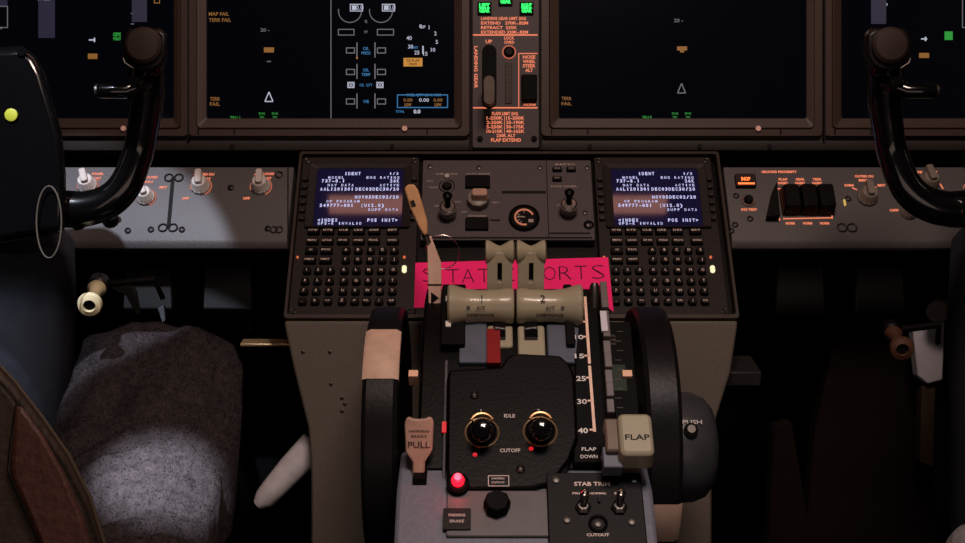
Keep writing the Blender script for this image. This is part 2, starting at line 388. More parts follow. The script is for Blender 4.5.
T(L, 'NORM', 529.5, 105, 2.2, 12, z=Z, bold=.03)
T(L, 'FLAPS LIMIT (IAS)', 505, 113.8, 3.1, 26, z=Z, bold=.03)
for i, (a, b) in enumerate((('1-250K', '15-200K'), ('2-250K', '25-190K'), ('5-250K', '30-175K'), ('10-210K', '40-162K'))):
    T(L, a, 503, 118.2 + i * 4.4, 3.1, 16.5, 'r', z=Z, bold=.03); T(L, b, 506, 118.2 + i * 4.4, 3.1, 18.5, 'l', z=Z, bold=.03)
F_(L, 504.2, 116, 504.7, 134, .002, .0026)
T(L, '230K ALT', 506, 135.7, 3, 19, z=Z, bold=.03); T(L, 'FLAP EXTEND', 506, 140.2, 3.3, 30, z=Z, bold=.03)
symbols(L, eLeg, gp, .009, 'panel_lettering')
for (gx, gy, s) in ((484.5, 9, 'LEFT'), (505.5, 0, 'NOSE'), (526.5, 9, 'RIGHT')):
    m = MB(); m.prism(rrect(X(gx - 7), Y(gy + 6.2), X(gx + 7), Y(gy - 6.2), .001), .002, .005); h = m.build('gear_light', softblack, gp, .0005)
    m = MB(); m.text(s, X(gx), Y(gy - 2.6), 4 * px, .0053, 10.5 * px, bold=.06); m.text('GEAR', X(gx), Y(gy + 2.3), 3.8 * px, .0053, 10.5 * px, bold=.06)
    m.prism(rrect(X(gx - 5.4), Y(gy + .3), X(gx + 5.4), Y(gy - .5), .0001), .005, .0053); m.build('light_lettering', eGear, h, sm=0)
m = MB(); m.prism(rrect(X(482), Y(109), X(496.5), Y(45), .009, 8), .002, .0028); slot = m.build('lever_slot', softblack, gp)
m = MB(); m.tube([(X(489), Y(97), -.001), (X(489), Y(97), .03)], [.004, .004]); 
m.build('gear_lever', steelM, gp)
lv = MB(); lv.prism(rrect(X(483), Y(110), X(495), Y(80.5), .0075, 8), .028, .045, rrect(X(484), Y(109), X(494), Y(81.5), .0068, 8)); lv.build('gear_lever_grip', mat('grip_beige', (112, 96, 84), .5), gp, .001)
m = MB(); c = (X(509), Y(52.5)); m.torus((c[0], c[1], .003), (0, 0, 1), 6.4 * px, .0009); m.build('override_ring', eLegD, gp)
m = MB(); m.lathe([(5.2 * px, .002), (5.2 * px, .006), (3.4 * px, .0085), (2.6 * px, .0085)], (c[0], c[1], 0), (0, 0, 1), 20); m.build('override_button', blackM, gp)
m = MB(); m.box(X(505), Y(104), .002, X(512), Y(63), .0035); m.build('raised_strip', panelM, gp, .0006)
m = MB(); m.prism(rrect(X(521), Y(102), X(537), Y(75), .002), .002, .012, rrect(X(522), Y(101), X(536), Y(76), .002)); m.build('switch_guard', softblack, gp, .0008)
m = MB()
for q in ((480, 139), (534, 139)): m.lathe([(3 * px, .002), (3 * px, .0035), (2 * px, .0038)], (X(q[0]), Y(q[1]), 0), seg=14)
split(m, 'screw', softblack, gp)
# ================================================================== CENTRE CONSOLE
K = Fr(160, 1.49, 318, 1.375)
cc = thing('centre_console', 'tan grey sloping console between the seats holding both keypad units', 'console')
k = K
# body in world coords: sloping slab + front face down to floor
def kw(x, y, z): return K.w((x, y, z))
cX = .033; hw = .2595
botL = K.at(510, 320)[1]; topL = K.at(510, 153)[1]
O = kw(0, botL, 0)
side = [kw(0, topL, 0), kw(0, topL, -.06), P(482.5, 560, 1.75), ]
# sloping slab
m = MB()
sl = [(-hw, botL), (hw, botL), (hw, topL), (-hw, topL)]
M_ = K.M @ Matrix.Translation((cX, 0, 0))
m.prism(rrect(-hw, botL, hw, topL, .004), -.05, -.012, M=M_); m.build('sloping_body', blackM, cc, .001)
m = MB(); m.frame(rrect(-hw, botL, hw, topL, .004), rrect(-hw + .004, botL + .006, hw - .004, topL - .004, .003), -.012, .004, M=M_); m.build('console_rim', mat('rim_paint', (92, 76, 68), .45), cc, .0008)
# lower face outlines (world): front plane hangs under the slope
def lowp(px_, py_, d=1.372): return P(px_, py_, d)
ol = [(284, 321.5), (286, 335), (294, 372), (308, 428), (311, 470), (311, 585), (712, 585), (712, 470), (716, 420), (731, 372), (736.5, 335), (738, 321.5)]
f0 = [lowp(*q) for q in ol]; f1 = [p + Vector((0, .20, 0)) for p in f0]
m = MB(); n = len(ol); m.add(f0 + f1, [tuple(range(n)), tuple(reversed(range(n, 2 * n)))] + [(i, (i + 1) % n, n + (i + 1) % n, n + i) for i in range(n)])
m.build('front_face', tanM, cc, .003)
m = MB()
for q in ((303, 352), (331, 384), (342, 398), (345, 404), (342, 411), (330, 352)):
    m.lathe([(.0022, -.001), (.0022, .0006), (.0015, .001)], lowp(q[0], q[1], 1.372), -FW, 10)
split(m, 'screw', steelM, cc)
fl = [lowp(311, 580), lowp(712, 580)]
m = MB(); z0 = fl[0].z; m.box(fl[0].x + .002, fl[0].y + .004, 0, fl[1].x - .002, fl[0].y + .19, z0 + .01); m.build('base_plinth', mat('plinth', (40, 36, 36), .7), cc)
# side ledge flange visible right of the face
m = MB(); a = P(712, 372, 1.40); b = P(762, 388, 1.40); m.box(a.x, a.y, b.z, b.x, a.y + .06, a.z); m.build('side_ledge', mat('ledge', (56, 52, 54), .6), cc, .002)
a = P(240, 344.5, 1.5); b = P(284, 347, 1.5)
single(MB().box(a.x, a.y, b.z, b.x + .03, a.y + .02, a.z + .001).build('footwell_rail', goldM, None, .001), 'thin shiny metal rail left of the console under the panel', 'rail')
# ------------------------------------------------------------------ CDU
def cdu():
    t = thing('keypad_display_unit', 'left keypad computer unit beside the speedbrake lever, white text on dark blue screen', 'keypad unit', K, 'keypad display units in the console')
    xL = K.at(303, 160)[0]; xR = K.at(425, 160)[0]; yB = K.at(300, 317)[1]; yT = K.at(300, 158.5)[1]
    xL = -.2215; xR = -.0775
    m = MB(); m.prism(rrect(xL, yB, xR, yT, .003), -.012, .003); m.build('case', cduM, t, .001)
    # raised face around screen
    sx0, sy0 = K.at(313, 228); sx1, sy1 = K.at(403.5, 171); sx0 = -.2015; sx1 = -.0965
    m = MB(); m.frame(rrect(sx0 - .010, sy0 - .003, sx1 + .010, sy1 + .006, .003), rrect(sx0, sy0, sx1, sy1, .002), .003, .008, .005); m.build('screen_surround', cduM, t, .0008)
    MB().prism(rrect(sx0, sy0, sx1, sy1, .001), .003, .0042).build('screen', None or cduS, t)
    W = sx1 - sx0; H = sy1 - sy0; m = MB(); zz = .0045
    def tx(s, fx, fy, h, fw, al='l', b=.015):
        cw = W * .0395
        x_ = sx0 + W * fx + cw / 2 - (len(s) * cw if al == 'r' else 0)
        for i_, ch in enumerate(s):
            if ch != ' ': m.text(ch, x_ + i_ * cw, sy1 - H * fy, H * h, zz, cw * (.3 if ch in "1.,:I(" else .70 if h > .045 else .62), 'c', 0, b + .01)
    big = .052; sm_ = .042
    tx('IDENT', .31, .085, big, .17, b=.03); tx('1/3', .83, .085, sm_, .09)
    tx('MODEL', .12, .155, sm_, .15); tx('ENG RATING', .96, .155, sm_, .36, 'r')
    tx('737-8.1', .05, .215, big, .26, b=.03); tx('26K', .96, .215, big, .10, 'r', b=.03)
    tx('NAV DATA', .12, .29, sm_, .28); tx('ACTIVE', .96, .29, sm_, .22, 'r')
    tx('AAL1201301', .04, .36, big, .37, b=.03); tx('DEC03DEC30/20', .96, .36, big, .49, 'r', b=.03)
    tx('NOV05DEC02/20', .96, .50, big, .49, 'r', b=.03)
    tx('OP PROGRAM', .12, .575, sm_, .37); tx('549777-001', .05, .645, big, .37, b=.03); tx('(U12.0)', .52, .645, big, .26, b=.03)
    tx('SUPP DATA', .96, .72, sm_, .34, 'r')
    tx('<INDEX', .04, .90, big, .22, b=.03); tx('POS INIT>', .96, .90, big, .35, 'r', b=.03); tx('GPS-R INVALID', .04, .955, sm_, .50, b=.02)
    m.build('screen_lettering', eCdu, t, sm=0)
    rows = [(234, [314, 328.7, 344.3, 359, 374.7, 393], ['INIT REF', 'RTE', 'CLB', 'CRZ', 'DES', 'BRT'], 1),
            (244, [313, 328, 343.5, 359, 374, 393], ['MENU', 'LEGS', 'DEP ARR', 'HOLD', 'PROG', 'EXEC'], 1),
            (253.5, [311.7, 327], ['N1', 'FIX'], 1), (253.5, [346.7, 358.7, 371, 383, 394.6], list('ABCDE'), 0),
            (263, [310.3, 326], ['PREV', 'NEXT'], 1), (263, [346.2, 358.2, 370.5, 382.5, 394.6], list('FGHIJ'), 0),
            (273.5, [307.5, 319, 331, 344.9, 356.9, 369.2, 381.5, 393.7], list('123KLMNO'), 0),
            (284, [305.7, 318, 330, 344.3, 356.7, 368.8, 381, 393.1], list('456PQRST'), 0),
            (294, [304.4, 316.7, 329.2, 343.4, 355.7, 368.1, 380.2, 392.6], list('789UVWXY'), 0),
            (304, [302.9, 315.4, 328.3, 342.5, 355, 366.8, 379.3, 391.8], ['.', '0', '+/-', 'Z', 'SP', 'DEL', '/', 'CLR'], 0)]
    wide = rnd = None; let = MB()
    for ry, xs, ss, kind in rows:
        for xk, s in zip(xs, ss):
            c = K.at(xk, ry)
            if kind and wide is None:
                m = MB(); m.prism(rrect(-.0075, -.0045, .0075, .0045, .0016), 0, .006, rrect(-.0066, -.0037, .0066, .0037, .0014)); wide = m.build('key', keyM, t, .0005); o = wide
            elif not kind and rnd is None:
                m = MB(); m.prism(rrect(-.0052, -.0046, .0052, .0046, .003), 0, .006, rrect(-.0044, -.0039, .0044, .0039, .0027)); rnd = m.build('key', keyM, t, .0005); o = rnd
            else:
                o = (wide if kind else rnd).copy(); COL.objects.link(o)
            o.location = (c[0], c[1], .0025)
            let.text(s, c[0], c[1], .0034 if len(s) == 1 else .0024, .0092, None if len(s) < 3 else (.0105 if kind else .006), bold=.01)
    let.build('key_lettering', keyL, t, sm=0)
    lk = None
    for sdx in (sx0 - .0145, sx1 + .0135):
        for i in range(6):
            y = sy1 - H * (.2 + .137 * i)
            if lk is None: m = MB(); m.prism(rrect(-.0036, -.0026, .0036, .0026, .001), 0, .0055, rrect(-.003, -.002, .003, .002, .0008)); lk = m.build('line_key', mat('line_key', (58, 50, 50), .4), t, .0004); o = lk
            else: o = lk.copy(); COL.objects.link(o)
            o.location = (sdx, y, .0025)
    m = MB()
    for q in ((xL + .006, yT - .006), (xR - .006, yT - .006), (xL + .006, yB + .006), (xR - .006, yB + .006)):
        m.torus((q[0], q[1], .004), (0, 0, 1), .0028, .0007, 14)
    split(m, 'fastener', steelM, t)
    m = MB(); c = K.at(404.5, 271); m.prism(circ(c[0], c[1] + .0018, .0028, 12), .003, .0055); m.prism(circ(c[0], c[1] - .0018, .0028, 12), .003, .0055)
    m.build('annunciator_light', eCream, t)
    m = MB(); c = K.at(404.5, 259); m.cyl((c[0], c[1], .003), (0, 0, 1), .0016, .002, seg=10); c2 = K.at(298, 259); m.cyl((c2[0], c2[1], .003), (0, 0, 1), .0014, .002, seg=10)
    split(m, 'indicator_light', emit('tiny_orange', (230, 110, 60), .8), t)
    return t
c1 = cdu()
c2_ = c1.copy(); COL.objects.link(c2_); c2_.location = K.w((.3588, 0, 0)); THINGS.append(c2_)
c2_['label'] = 'right keypad computer unit with dark blue screen, beside the pink sign and right trim wheel'
for ch in list(c1.children):
    o = ch.copy(); COL.objects.link(o); o.parent = c2_
# ------------------------------------------------------------------ centre control panel
cp = thing('autobrake_panel', 'small brown panel with knobs and round pressure gauge between the keypad units', 'control panel', K)
kx = lambda a, b: K.at(a, b)
xa, ya = kx(424, 241); xb, yb_ = kx(592, 161)
xa = -.0735; xb = .1335
MB().prism(rrect(xa, ya, xb, yb_, .002), -.012, .002).build('face_plate', centM, cp, .0008)
kp = 1.45 / FPX
m = MB()
for (a, b, c, d) in ((502, 192, 546, 194.5), (546.5, 160, 548.3, 238), (549, 233.5, 590, 235), (424, 238, 592, 239.5), (490, 220.5, 500, 222)):
    p, q = kx(a, b), kx(c, d); m.box(p[0], q[1], .0018, q[0], p[1], .0024)
split(m, 'panel_seam', seamM, cp)
L = MB()
def KT(m, s, x, y, h, w=None, al='c', z=.0024): c = kx(x, y); m.text(s, c[0], c[1], h * kp, z, None if w is None else w * kp, al, 0, .02)
for s, x, y, h, wd in (('FUEL FLOW', 447, 175, 2.2, 22), ('AUTO BRAKE', 478, 175, 2.2, 24), ('RATE', 430, 182, 1.8, 6), ('RESET', 434, 188.5, 1.8, 9), ('USED', 437, 207, 1.8, 6),
                       ('RTO', 458, 203, 1.8, 6), ('MAX', 496, 203.5, 1.8, 7), ('ANTISKID', 477, 217, 2.2, 19), ('MFD', 565, 165.5, 2.2, 20), ('NOSE WHEEL', 564, 187.5, 2.2, 27), ('OFF', 464, 213, 1.8, 6), ('ALT', 559, 206, 1.8, 5)):
    KT(L, s, x, y, h, wd)
symbols(L, eLegW, cp, .009, 'panel_lettering')
m = MB(); c = kx(447, 187); m.torus((c[0], c[1], .003), (0, 0, 1), 7.6 * kp, .0006); m.build('selector_ring', steelM, cp)
m = MB(); c = kx(447, 178.5); m.lathe([(.003, .002), (.003, .006), (.0015, .0075)], (c[0], c[1], 0), seg=12); m.build('bright_cap', paleM, cp)
m = MB(); c = kx(447, 187.5)
m.lathe([(.006, .002), (.006, .004), (.0045, .006)], (c[0], c[1], 0), seg=16); m.build('small_knob', blackM, cp)
def toggle(x, y):
    m = MB(); c = kx(x, y + 8); c0 = kx(x, y + 8)
    m.lathe([(.0095, .002), (.0095, .007), (.0108, .010), (.0108, .018), (.0085, .020)], (c0[0], c0[1], 0), seg=20); b = m.build('guarded_knob', mat('knob_mid', (104, 92, 88), .3, coat=.5), cp)
    m = MB(); m.tube([(c0[0], c0[1], .018), (c0[0], c0[1] + .004, .026), (c0[0], c0[1] + .007, .031)], [.0035, .0035, .0055], 12); m.lathe([(.0055, 0), (.006, .003), (.003, .006)], (c0[0], c0[1] + .007, .030), (0, .4, .9), 14)
    m.build('toggle_tip', blackM, b)
    m = MB(); m.torus((c0[0], c0[1], .0195), (0, 0, 1), .0085, .0009); m.build('metal_collar', chromeM, b)
toggle(448, 208); toggle(568, 205)
for (a, b, c, d) in ((465, 177, 490, 190), (465, 219, 488.5, 232)):
    p, q = kx(a, d), kx(c, b); m = MB(); m.prism(rrect(p[0], p[1], q[0], q[1], .001), .002, .006, rrect(p[0] + .001, p[1] + .001, q[0] - .001, q[1] - .001, .001)); m.build('dark_caption_light', softblack, cp)
# autobrake rotary knob
c = kx(478, 203); m = MB(); m.lathe([(.013, .002), (.0135, .004), (.0125, .012), (.011, .013)], (c[0], c[1], 0), seg=28, wob=.03, nw=9); b = m.build('rotary_knob', knobM, cp)
m = MB(); m.prism(rrect(c[0] - .008, c[1] - .006, c[0] + .012, c[1] + .007, .003), .012, .023, rrect(c[0] - .007, c[1] - .004, c[0] + .011, c[1] + .006, .003)); m.build('knob_grip', mat('knob_tan', (182, 146, 126), .4), b, .0012)
# gauge
c = kx(524, 219.5); m = MB(); m.lathe([(.0185, .002), (.0185, .005), (.0165, .007), (.0155, .0045), (.001, .0045)], (c[0], c[1], 0), seg=36); b = m.build('pressure_gauge', softblack, cp)
m = MB(); m.torus((c[0], c[1], .0055), (0, 0, 1), .0108, .0011, 30, 20, 285, 6); m.build('dial_arc', emit('dial_orange', (205, 120, 90), .75), b)
m = MB()
for a in (90, 150, 180, 210, 240): m.line(c[0] + .006 * math.cos(rad(a)), c[1] + .006 * math.sin(rad(a)), c[0] + .0095 * math.cos(rad(a)), c[1] + .0095 * math.sin(rad(a)), .0007, .0048, .0054)
m.line(c[0] + .001, c[1], c[0] - .008, c[1] + .0005, .0013, .0055, .006); m.prism(rrect(c[0] + .005, c[1] - .007, c[0] + .011, c[1] - .003, .0005), .0046, .0055)
m.build('dial_marks', eLegW, b, sm=0)
for q in ((557, 171), (571, 171), (557, 180.5)):
    c = kx(*q); m = MB(); m.prism(rrect(c[0] - .006, c[1] - .0038, c[0] + .006, c[1] + .0038, .001), .002, .006, rrect(c[0] - .005, c[1] - .0028, c[0] + .005, c[1] + .0028, .001)); b = m.build('push_button', blackM, cp, .0004)
    m = MB(); m.text({557: 'ENG', 571: 'SYS'}[q[0]] if q[1] == 171 else 'INFO', c[0], c[1], .0022, .0062, .0065); m.build('button_lettering', eLegW, b, sm=0)
m = MB()
for q in ((430, 168), (479, 169), (540, 169), (587, 169), (588, 226), (585, 214)):
    c = kx(*q); m.lathe([(.003, .002), (.003, .0035), (.002, .004)], (c[0], c[1], 0), seg=12)
split(m, 'screw', steelM, cp)
c = kx(588.5, 226); m = MB(); m.torus((c[0], c[1], .003), (0, 0, 1), .005, .0012, 18); m.build('fastener', blackM, cp)
# pink sign
sd = 1.30
FS = Fr(250, 1.312, 320, 1.287)
ps = thing('paper_sign', 'bright pink paper sign reading STATIC PORTS tucked behind the thrust levers', 'sign', FS)
pl = [FS.at(*q) for q in ((415.5, 263), (608, 257.5), (613.5, 312), (607, 307), (603, 309.5), (597, 300), (560, 301), (430, 307.5), (414, 308))]
MB().prism(pl, 0, .0009).build('paper', pinkM, ps)
m = MB(); fp = 1.3 / FPX
for s, x, yy in (('S', 429, 275), ('T', 453, 276), ('A', 468, 276), ('T', 484, 275.5), ('I', 496, 275), ('C', 508, 275), ('P', 532, 274.5), ('O', 549.5, 273.5), ('R', 565, 273), ('T', 581, 272.5), ('S', 598, 272)):
    c = FS.at(x, yy); m.text(s, c[0], c[1], 15.5 * fp, .0012, (2 if s == 'I' else 12.5) * fp, bold=-.022, rot=2)
m.build('sign_lettering', inkM, ps, sm=0)
# ================================================================== SIDE KNOB PANELS
SP = Fr(165, 1.485, 240, 1.432)
sp_ = 1.46 / FPX
def side_panel(label, x0, x1):
    t = thing('lighting_control_panel', label, 'control panel', SP)
    a, yt_ = SP.at(x0, 167); b, yb2 = SP.at(x1, 239.5)
    a = SP.at(x0, 200)[0]; b = SP.at(x1, 200)[0]
    pr = [(-.045, yt_), (.0, yt_), (0, yb2), (-.002, yb2 - .005), (-.007, yb2 - .0085), (-.014, yb2 - .0075), (-.045, yb2 + .010)]
    n = len(pr); v = [(a, y, z) for z, y in pr] + [(b, y, z) for z, y in pr]
    m = MB(); m.add(v, [tuple(range(n)), tuple(range(n, 2 * n))] + [(i, (i + 1) % n, n + (i + 1) % n, n + i) for i in range(n)]); m.build('housing', greyM, t, .001)
    return t, a, b, yt_, yb2
def knob(t, x, y, r=12, ang=0, h=.014, m_=None, ring=True):
    c = SP.at(x, y); R = r * sp_
    m = MB(); m.lathe([(R, 0), (R, .004), (R * .86, .006), (R * .80, h), (R * .7, h + .0015)], (c[0], c[1], 0), seg=36, wob=.035, nw=12); o = m.build('rotary_knob', m_ or paleM, t)
    m = MB(); q = Matrix.Translation((c[0], c[1], h - .002)) @ Matrix.Rotation(rad(ang), 4, 'Z')
    m.prism(rrect(-R * .42, -R * .62, R * .42, R * 1.25, R * .25), 0, .009, rrect(-R * .32, -R * .5, R * .32, R * 1.15, R * .2), M=q); m.build('pointer_bar', m_ or paleM, o, .0008)
    if ring:
        m = MB(); m.torus((c[0], c[1], .0008), (0, 0, 1), R * 1.12, .0007, 24, 300, 560); m.build('dial_ring', eLegD, o)
def ST(m, s, x, y, h, w=None, al='c', rot=0): c = SP.at(x, y); m.text(s, c[0], c[1], h * sp_, .0005, None if w is None else w * sp_, al, rot, .055)
lp, a, b, yt_, yb2 = side_panel('grey panel with four pale knobs left of the console, under the left displays', 20, 291)
knob(lp, 88, 186, 9.5, 20); knob(lp, 146, 198, 9, 25); knob(lp, 201, 187, 9.5, 5); knob(lp, 261, 187, 9.5, 3)
knob(lp, 79, 224, 7, 0, .012, blackM, False); knob(lp, 111, 221, 8, -60, .012, blackM, False)
L = MB()
for s, x, y, wd in (('PANEL', 98, 174, 12), ('BRT', 98, 178.5, 7), ('OUTBD', 152, 177.5, 12), ('DU', 149, 182, 8), ('BRT', 163.5, 187.5, 8), ('INBD DU', 207, 174.5, 15), ('BRT', 208, 179, 6), ('OFF', 185.5, 198.5, 7),
                    ('FLOOD', 268, 174, 13), ('BRT', 268, 178.5, 7), ('OFF', 246.5, 198.5, 7)):
    ST(L, s, x, y, 2.7, wd)
for q in (195, 255, ): ST(L, '.', q, 173, 5)
symbols(L, eLeg, lp, .009, 'panel_lettering')
m = MB(); p0, p1 = SP.at(172, 169), SP.at(167, 234)
m.line(SP.at(173, 178)[0], SP.at(173, 178)[1], SP.at(168.5, 228)[0], SP.at(168.5, 228)[1], .0045, 0, .0006)
for q in ((174, 178), (168, 228)):
    c = SP.at(*q); 
    for dx in (-5, 5): m.torus((c[0] + dx * sp_, c[1], .001), (0, 0, 1), 4.2 * sp_, .001, 16)
m.line(SP.at(288, 167)[0], SP.at(288, 167)[1], SP.at(288, 238)[0], SP.at(288, 238)[1], .0015, 0, .0006)
split(m, 'module_seam', seamM, lp)
m = MB()
for q in ((231, 188), (151, 230), (182, 230), (268, 229), (128, 231)):
    c = SP.at(*q); m.lathe([(.0038, 0), (.0038, .002), (.0026, .0028)], (c[0], c[1], 0), seg=14)
for q in ((279, 230), (279, 175), (274, 230)):
    c = SP.at(*q); m.torus((c[0], c[1], .001), (0, 0, 1), .0042, .0008, 16)
split(m, 'screw', mat('dark_screw', (52, 48, 52), .4, .4), lp)
rp_, a, b, yt_, yb2 = side_panel('grey panel with ground proximity switches right of the console, under the right displays', 727, 1010)
knob(rp_, 867, 198, 10, 0, m_=knobM, ring=False); knob(rp_, 928, 183, 10, 10, m_=knobM, ring=False); knob(rp_, 908, 213, 8, 30, m_=knobM, ring=False)
L = MB()
for s, x, y, wd in (('GROUND PROXIMITY', 779, 172, 36), ('INOP', 744, 175.7, 9), ('SYS TEST', 749, 209.8, 16), ('FLAP', 783, 179.5, 9), ('INHIBIT', 783, 183.3, 10), ('GEAR', 800, 179.5, 9), ('INHIBIT', 800, 183.3, 10), ('TERR', 817, 179.5, 9), ('INHIBIT', 817, 183.3, 10),
                    ('NORM', 790, 223.5, 9), ('NORM', 807.5, 223.5, 9), ('NORM', 824.5, 223.5, 9), ('OUTBD DU', 864, 176.5, 19), ('BRT', 864, 180.5, 11), ('DIM', 849, 185.5, 9), ('BRT', 881.5, 185.5, 8), ('OFF', 917.5, 172.5, 10), ('BRT', 934.5, 172.5, 6), ('OFF', 894, 210.5, 9)):
    ST(L, s, x, y, 2.6, wd)
for (x0_, y0_, x1_, y1_) in ((776, 189, 784, 189), (785, 189, 791, 189), (801, 189, 807, 189), (820, 189, 825, 189), (776, 188, 779.5, 221), (783, 222 - 3, 832, 218), (832, 215, 832, 219), (852, 188, 857, 190), (872, 190, 876, 187), (865, 183, 865, 187), (914, 180, 917, 177), (940, 184, 943, 189)):
    p, q = SP.at(x0_, y0_), SP.at(x1_, y1_); L.line(p[0], p[1], q[0], q[1], .0014, .0003, .0008)
symbols(L, eLeg, rp_, .009, 'panel_lettering')
c = SP.at(745, 183); m = MB(); m.prism(rrect(c[0] - .0125, c[1] - .008, c[0] + .0125, c[1] + .010, .002), 0, .006); o = m.build('caption_light', mat('dark_red_box', (50, 14, 10), .5), rp_, .0006)
m = MB(); m.text('INOP', c[0], c[1] + .002, .0048, .0063, .011, bold=.05); m.box(c[0] - .010, c[1] - .0058, .006, c[0] + .010, c[1] - .0036, .0066); m.build('light_lettering', eOrange, o, sm=0)
c = SP.at(748, 201); m = MB(); m.torus((c[0], c[1], .001), (0, 0, 1), .0068, .0012, 24, 60, 380); m.build('button_ring', mat('ring_pale', (170, 130, 112), .4), rp_)
m = MB(); m.lathe([(.0052, 0), (.0052, .006), (.004, .007)], (c[0], c[1], 0), seg=18); m.build('test_button', blackM, rp_)
m = MB(); c = [SP.at(*q) for q in ((775, 187), (778.5, 221), (765, 221), (770.5, 196))]
m.prism(c, 0, .012); m.build('guard_bracket', blackM, rp_, .0008)
for i in range(3):
    q0 = SP.at(782 + i * 17, 216); q1 = SP.at(796 + i * 17, 190)
    m = MB(); m.prism(rrect(q0[0], q0[1], q1[0], q1[1], .002), 0, .02, rrect(q0[0] + .002, q0[1] + .002, q1[0] - .002, q1[1] - .004, .003)); m.build('switch_guard', blackM, rp_, .001)
m = MB()
for q in ((736, 196), (735, 225), (750, 219), (848, 199), (731, 231)):
    c = SP.at(*q); m.torus((c[0], c[1], .001), (0, 0, 1), .003, .0009, 14)
for q in ((842, 228), (852, 228)):
    c = SP.at(*q); m.torus((c[0], c[1], .001), (0, 0, 1), .0055, .0009, 16)
split(m, 'fastener', mat('dark_screw', (52, 48, 52)), rp_)
m = MB(); c = SP.at(844.5, 203); m.box(c[0] - .001, c[1] - .004, 0, c[0] + .001, c[1] + .004, .002); m.build('marker_light', emit('tiny_amber', (230, 190, 90), .8), rp_)
# ================================================================== THROTTLE QUADRANT
tq = thing('throttle_quadrant', 'centre throttle pedestal with two cream thrust levers, trim wheels and cutoff switches', 'throttle quadrant')
def yz(py_, d): p = P(0, py_, d); return (p.y, p.z)
xq0, xq1 = -.0745, .1475
low = [yz(590, .985), yz(489, 1.045), yz(452, 1.10), yz(452, 1.28), (yz(452, 1.28)[0], 0), (yz(590, .985)[0], 0)]
MB().xprism(low, xq0, xq1).build('lower_housing', mat('quadrant_grey', (140, 143, 156), .45, bump=.1, scale=300), tq, .004)
drum = [yz(470, 1.07), yz(462, 1.075), yz(365, 1.14), yz(325, 1.172), yz(300, 1.21), yz(289, 1.25), yz(292, 1.31), yz(330, 1.355), yz(500, 1.30)]
MB().xprism(drum, -.058, .1225).build('drum_cover', blackM, tq, .002)
# blue-grey inner shroud strips beside the levers
FA = Fr(300, 1.196, 365, 1.14); FB = Fr(365, 1.14, 462, 1.075)
for (a, b, tops) in ((459, 487, 324), (548, 579, 328)):
    m = MB(); p = FA.at(a, 366); q = FA.at(b, tops); m.prism(rrect(p[0], p[1], q[0], q[1], .002), -.004, .006, M=FA.M); m.build('inner_shroud', mat('blue_grey', (92, 98, 112), .4), tq, .0015)
m = MB(); p = FA.at(487, 368); q = FA.at(500, 334); m.prism(rrect(p[0], p[1], q[0], q[1], .001), -.002, .008, M=FA.M); m.build('red_reflection', redM, tq)  # the warning flag's reflection, put in as a red block
m = MB(); p = FB.at(442, 492); q = FB.at(448, 362); m.prism(rrect(p[0], p[1], q[0], q[1], .001), -.004, .004, M=FB.M); m.build('edge_trim', mat('trim_grey', (120, 118, 124), .4), tq, .0008)
# --- start lever plate
FT = Fr(365, 1.128, 490, 1.043)
m = MB(); pts = [FT.at(*q) for q in ((449, 372), (500, 369), (506, 360), (514, 355), (560, 357), (570, 366), (575, 378), (578, 440), (570, 462), (552, 486), (530, 491), (448, 492), (446, 470), (447, 380))]
m.prism(pts, -.016, .004, M=FT.M); m.build('cutoff_panel', blackM, tq, .003)
L = MB(); tp = 1.08 / FPX
def FTt(m, s, x, y, h, w=None): c = FT.at(x, y); m.text(s, c[0], c[1], h * tp, .0045, None if w is None else w * tp, 'c', 0, .02, lambda p: FT.M @ Vector(p))
FTt(L, 'IDLE', 509.5, 418.5, 4, 11); FTt(L, 'CUTOFF', 510, 453, 4, 20); FTt(L, '1', 481, 413.5, 4); FTt(L, '2', 538.5, 413.5, 4); FTt(L, 'HORN', 498, 481, 2, 12); FTt(L, 'CUTOUT', 498, 485, 2, 13)
L.build('panel_lettering', mat('faint_white', (165, 155, 150), .6), tq, sm=0)
m = MB(); p = FT.at(488, 489); q = FT.at(509, 478); m.rectline(p[0], p[1], q[0], q[1], .0007, .0035, .0047)
mm = MB(); mm.add([FT.M @ Vector(v) for v in m.v], m.f); mm.build('placard_outline', mat('faint_white', (165, 155, 150)), tq)
for cx_, cy_ in ((482, 435), (540, 434)):
    c = FT.at(cx_, cy_); O = FT.w((c[0], c[1], .004)); N = FT.n
    m = MB(); m.torus(O, N, .0150, .0009, 40); m.build('cutoff_ring', goldM, tq)
    m = MB(); m.lathe([(.0128, 0), (.0128, .004), (.0105, .007)], O, N, 30); o = m.build('cutoff_lever', softblack, tq)
    A = (N * 1 + FT.v * .25).normalized(); base = FT.w((c[0], c[1] - .004, .004))
    m = MB(); m.lathe([(.0085, 0), (.0085, .012), (.0095, .018), (.0095, .024), (.0080, .0275), (.003, .029)], base, (N - FT.v * .30).normalized(), 24); m.build('lever_cap', mat('gloss_black', (26, 24, 26), .12, coat=.8), o)
    m = MB(); m.torus(FT.w((c[0], c[1] + .0012, .017)), N, .0102, .0016, 24, 20, 160); m.build('brass_arc', goldM, o)
for q in ((474.5, 398), (520.5, 472)):
    c = FT.at(*q); m = MB(); m.lathe([(.004, 0), (.004, .002), (.0028, .003), (.0014, .0015)], FT.w((c[0], c[1], .004)), FT.n, 16); split(m, 'screw', steelM, tq)
for q in ((475, 457), (531, 451)):
    c = FT.at(*q); m = MB(); m.lathe([(.0022, 0), (.0012, .0015)], FT.w((c[0], c[1], .004)), FT.n, 10); m.build('red_marker', emit('red_dot', (220, 30, 40), .9), tq)
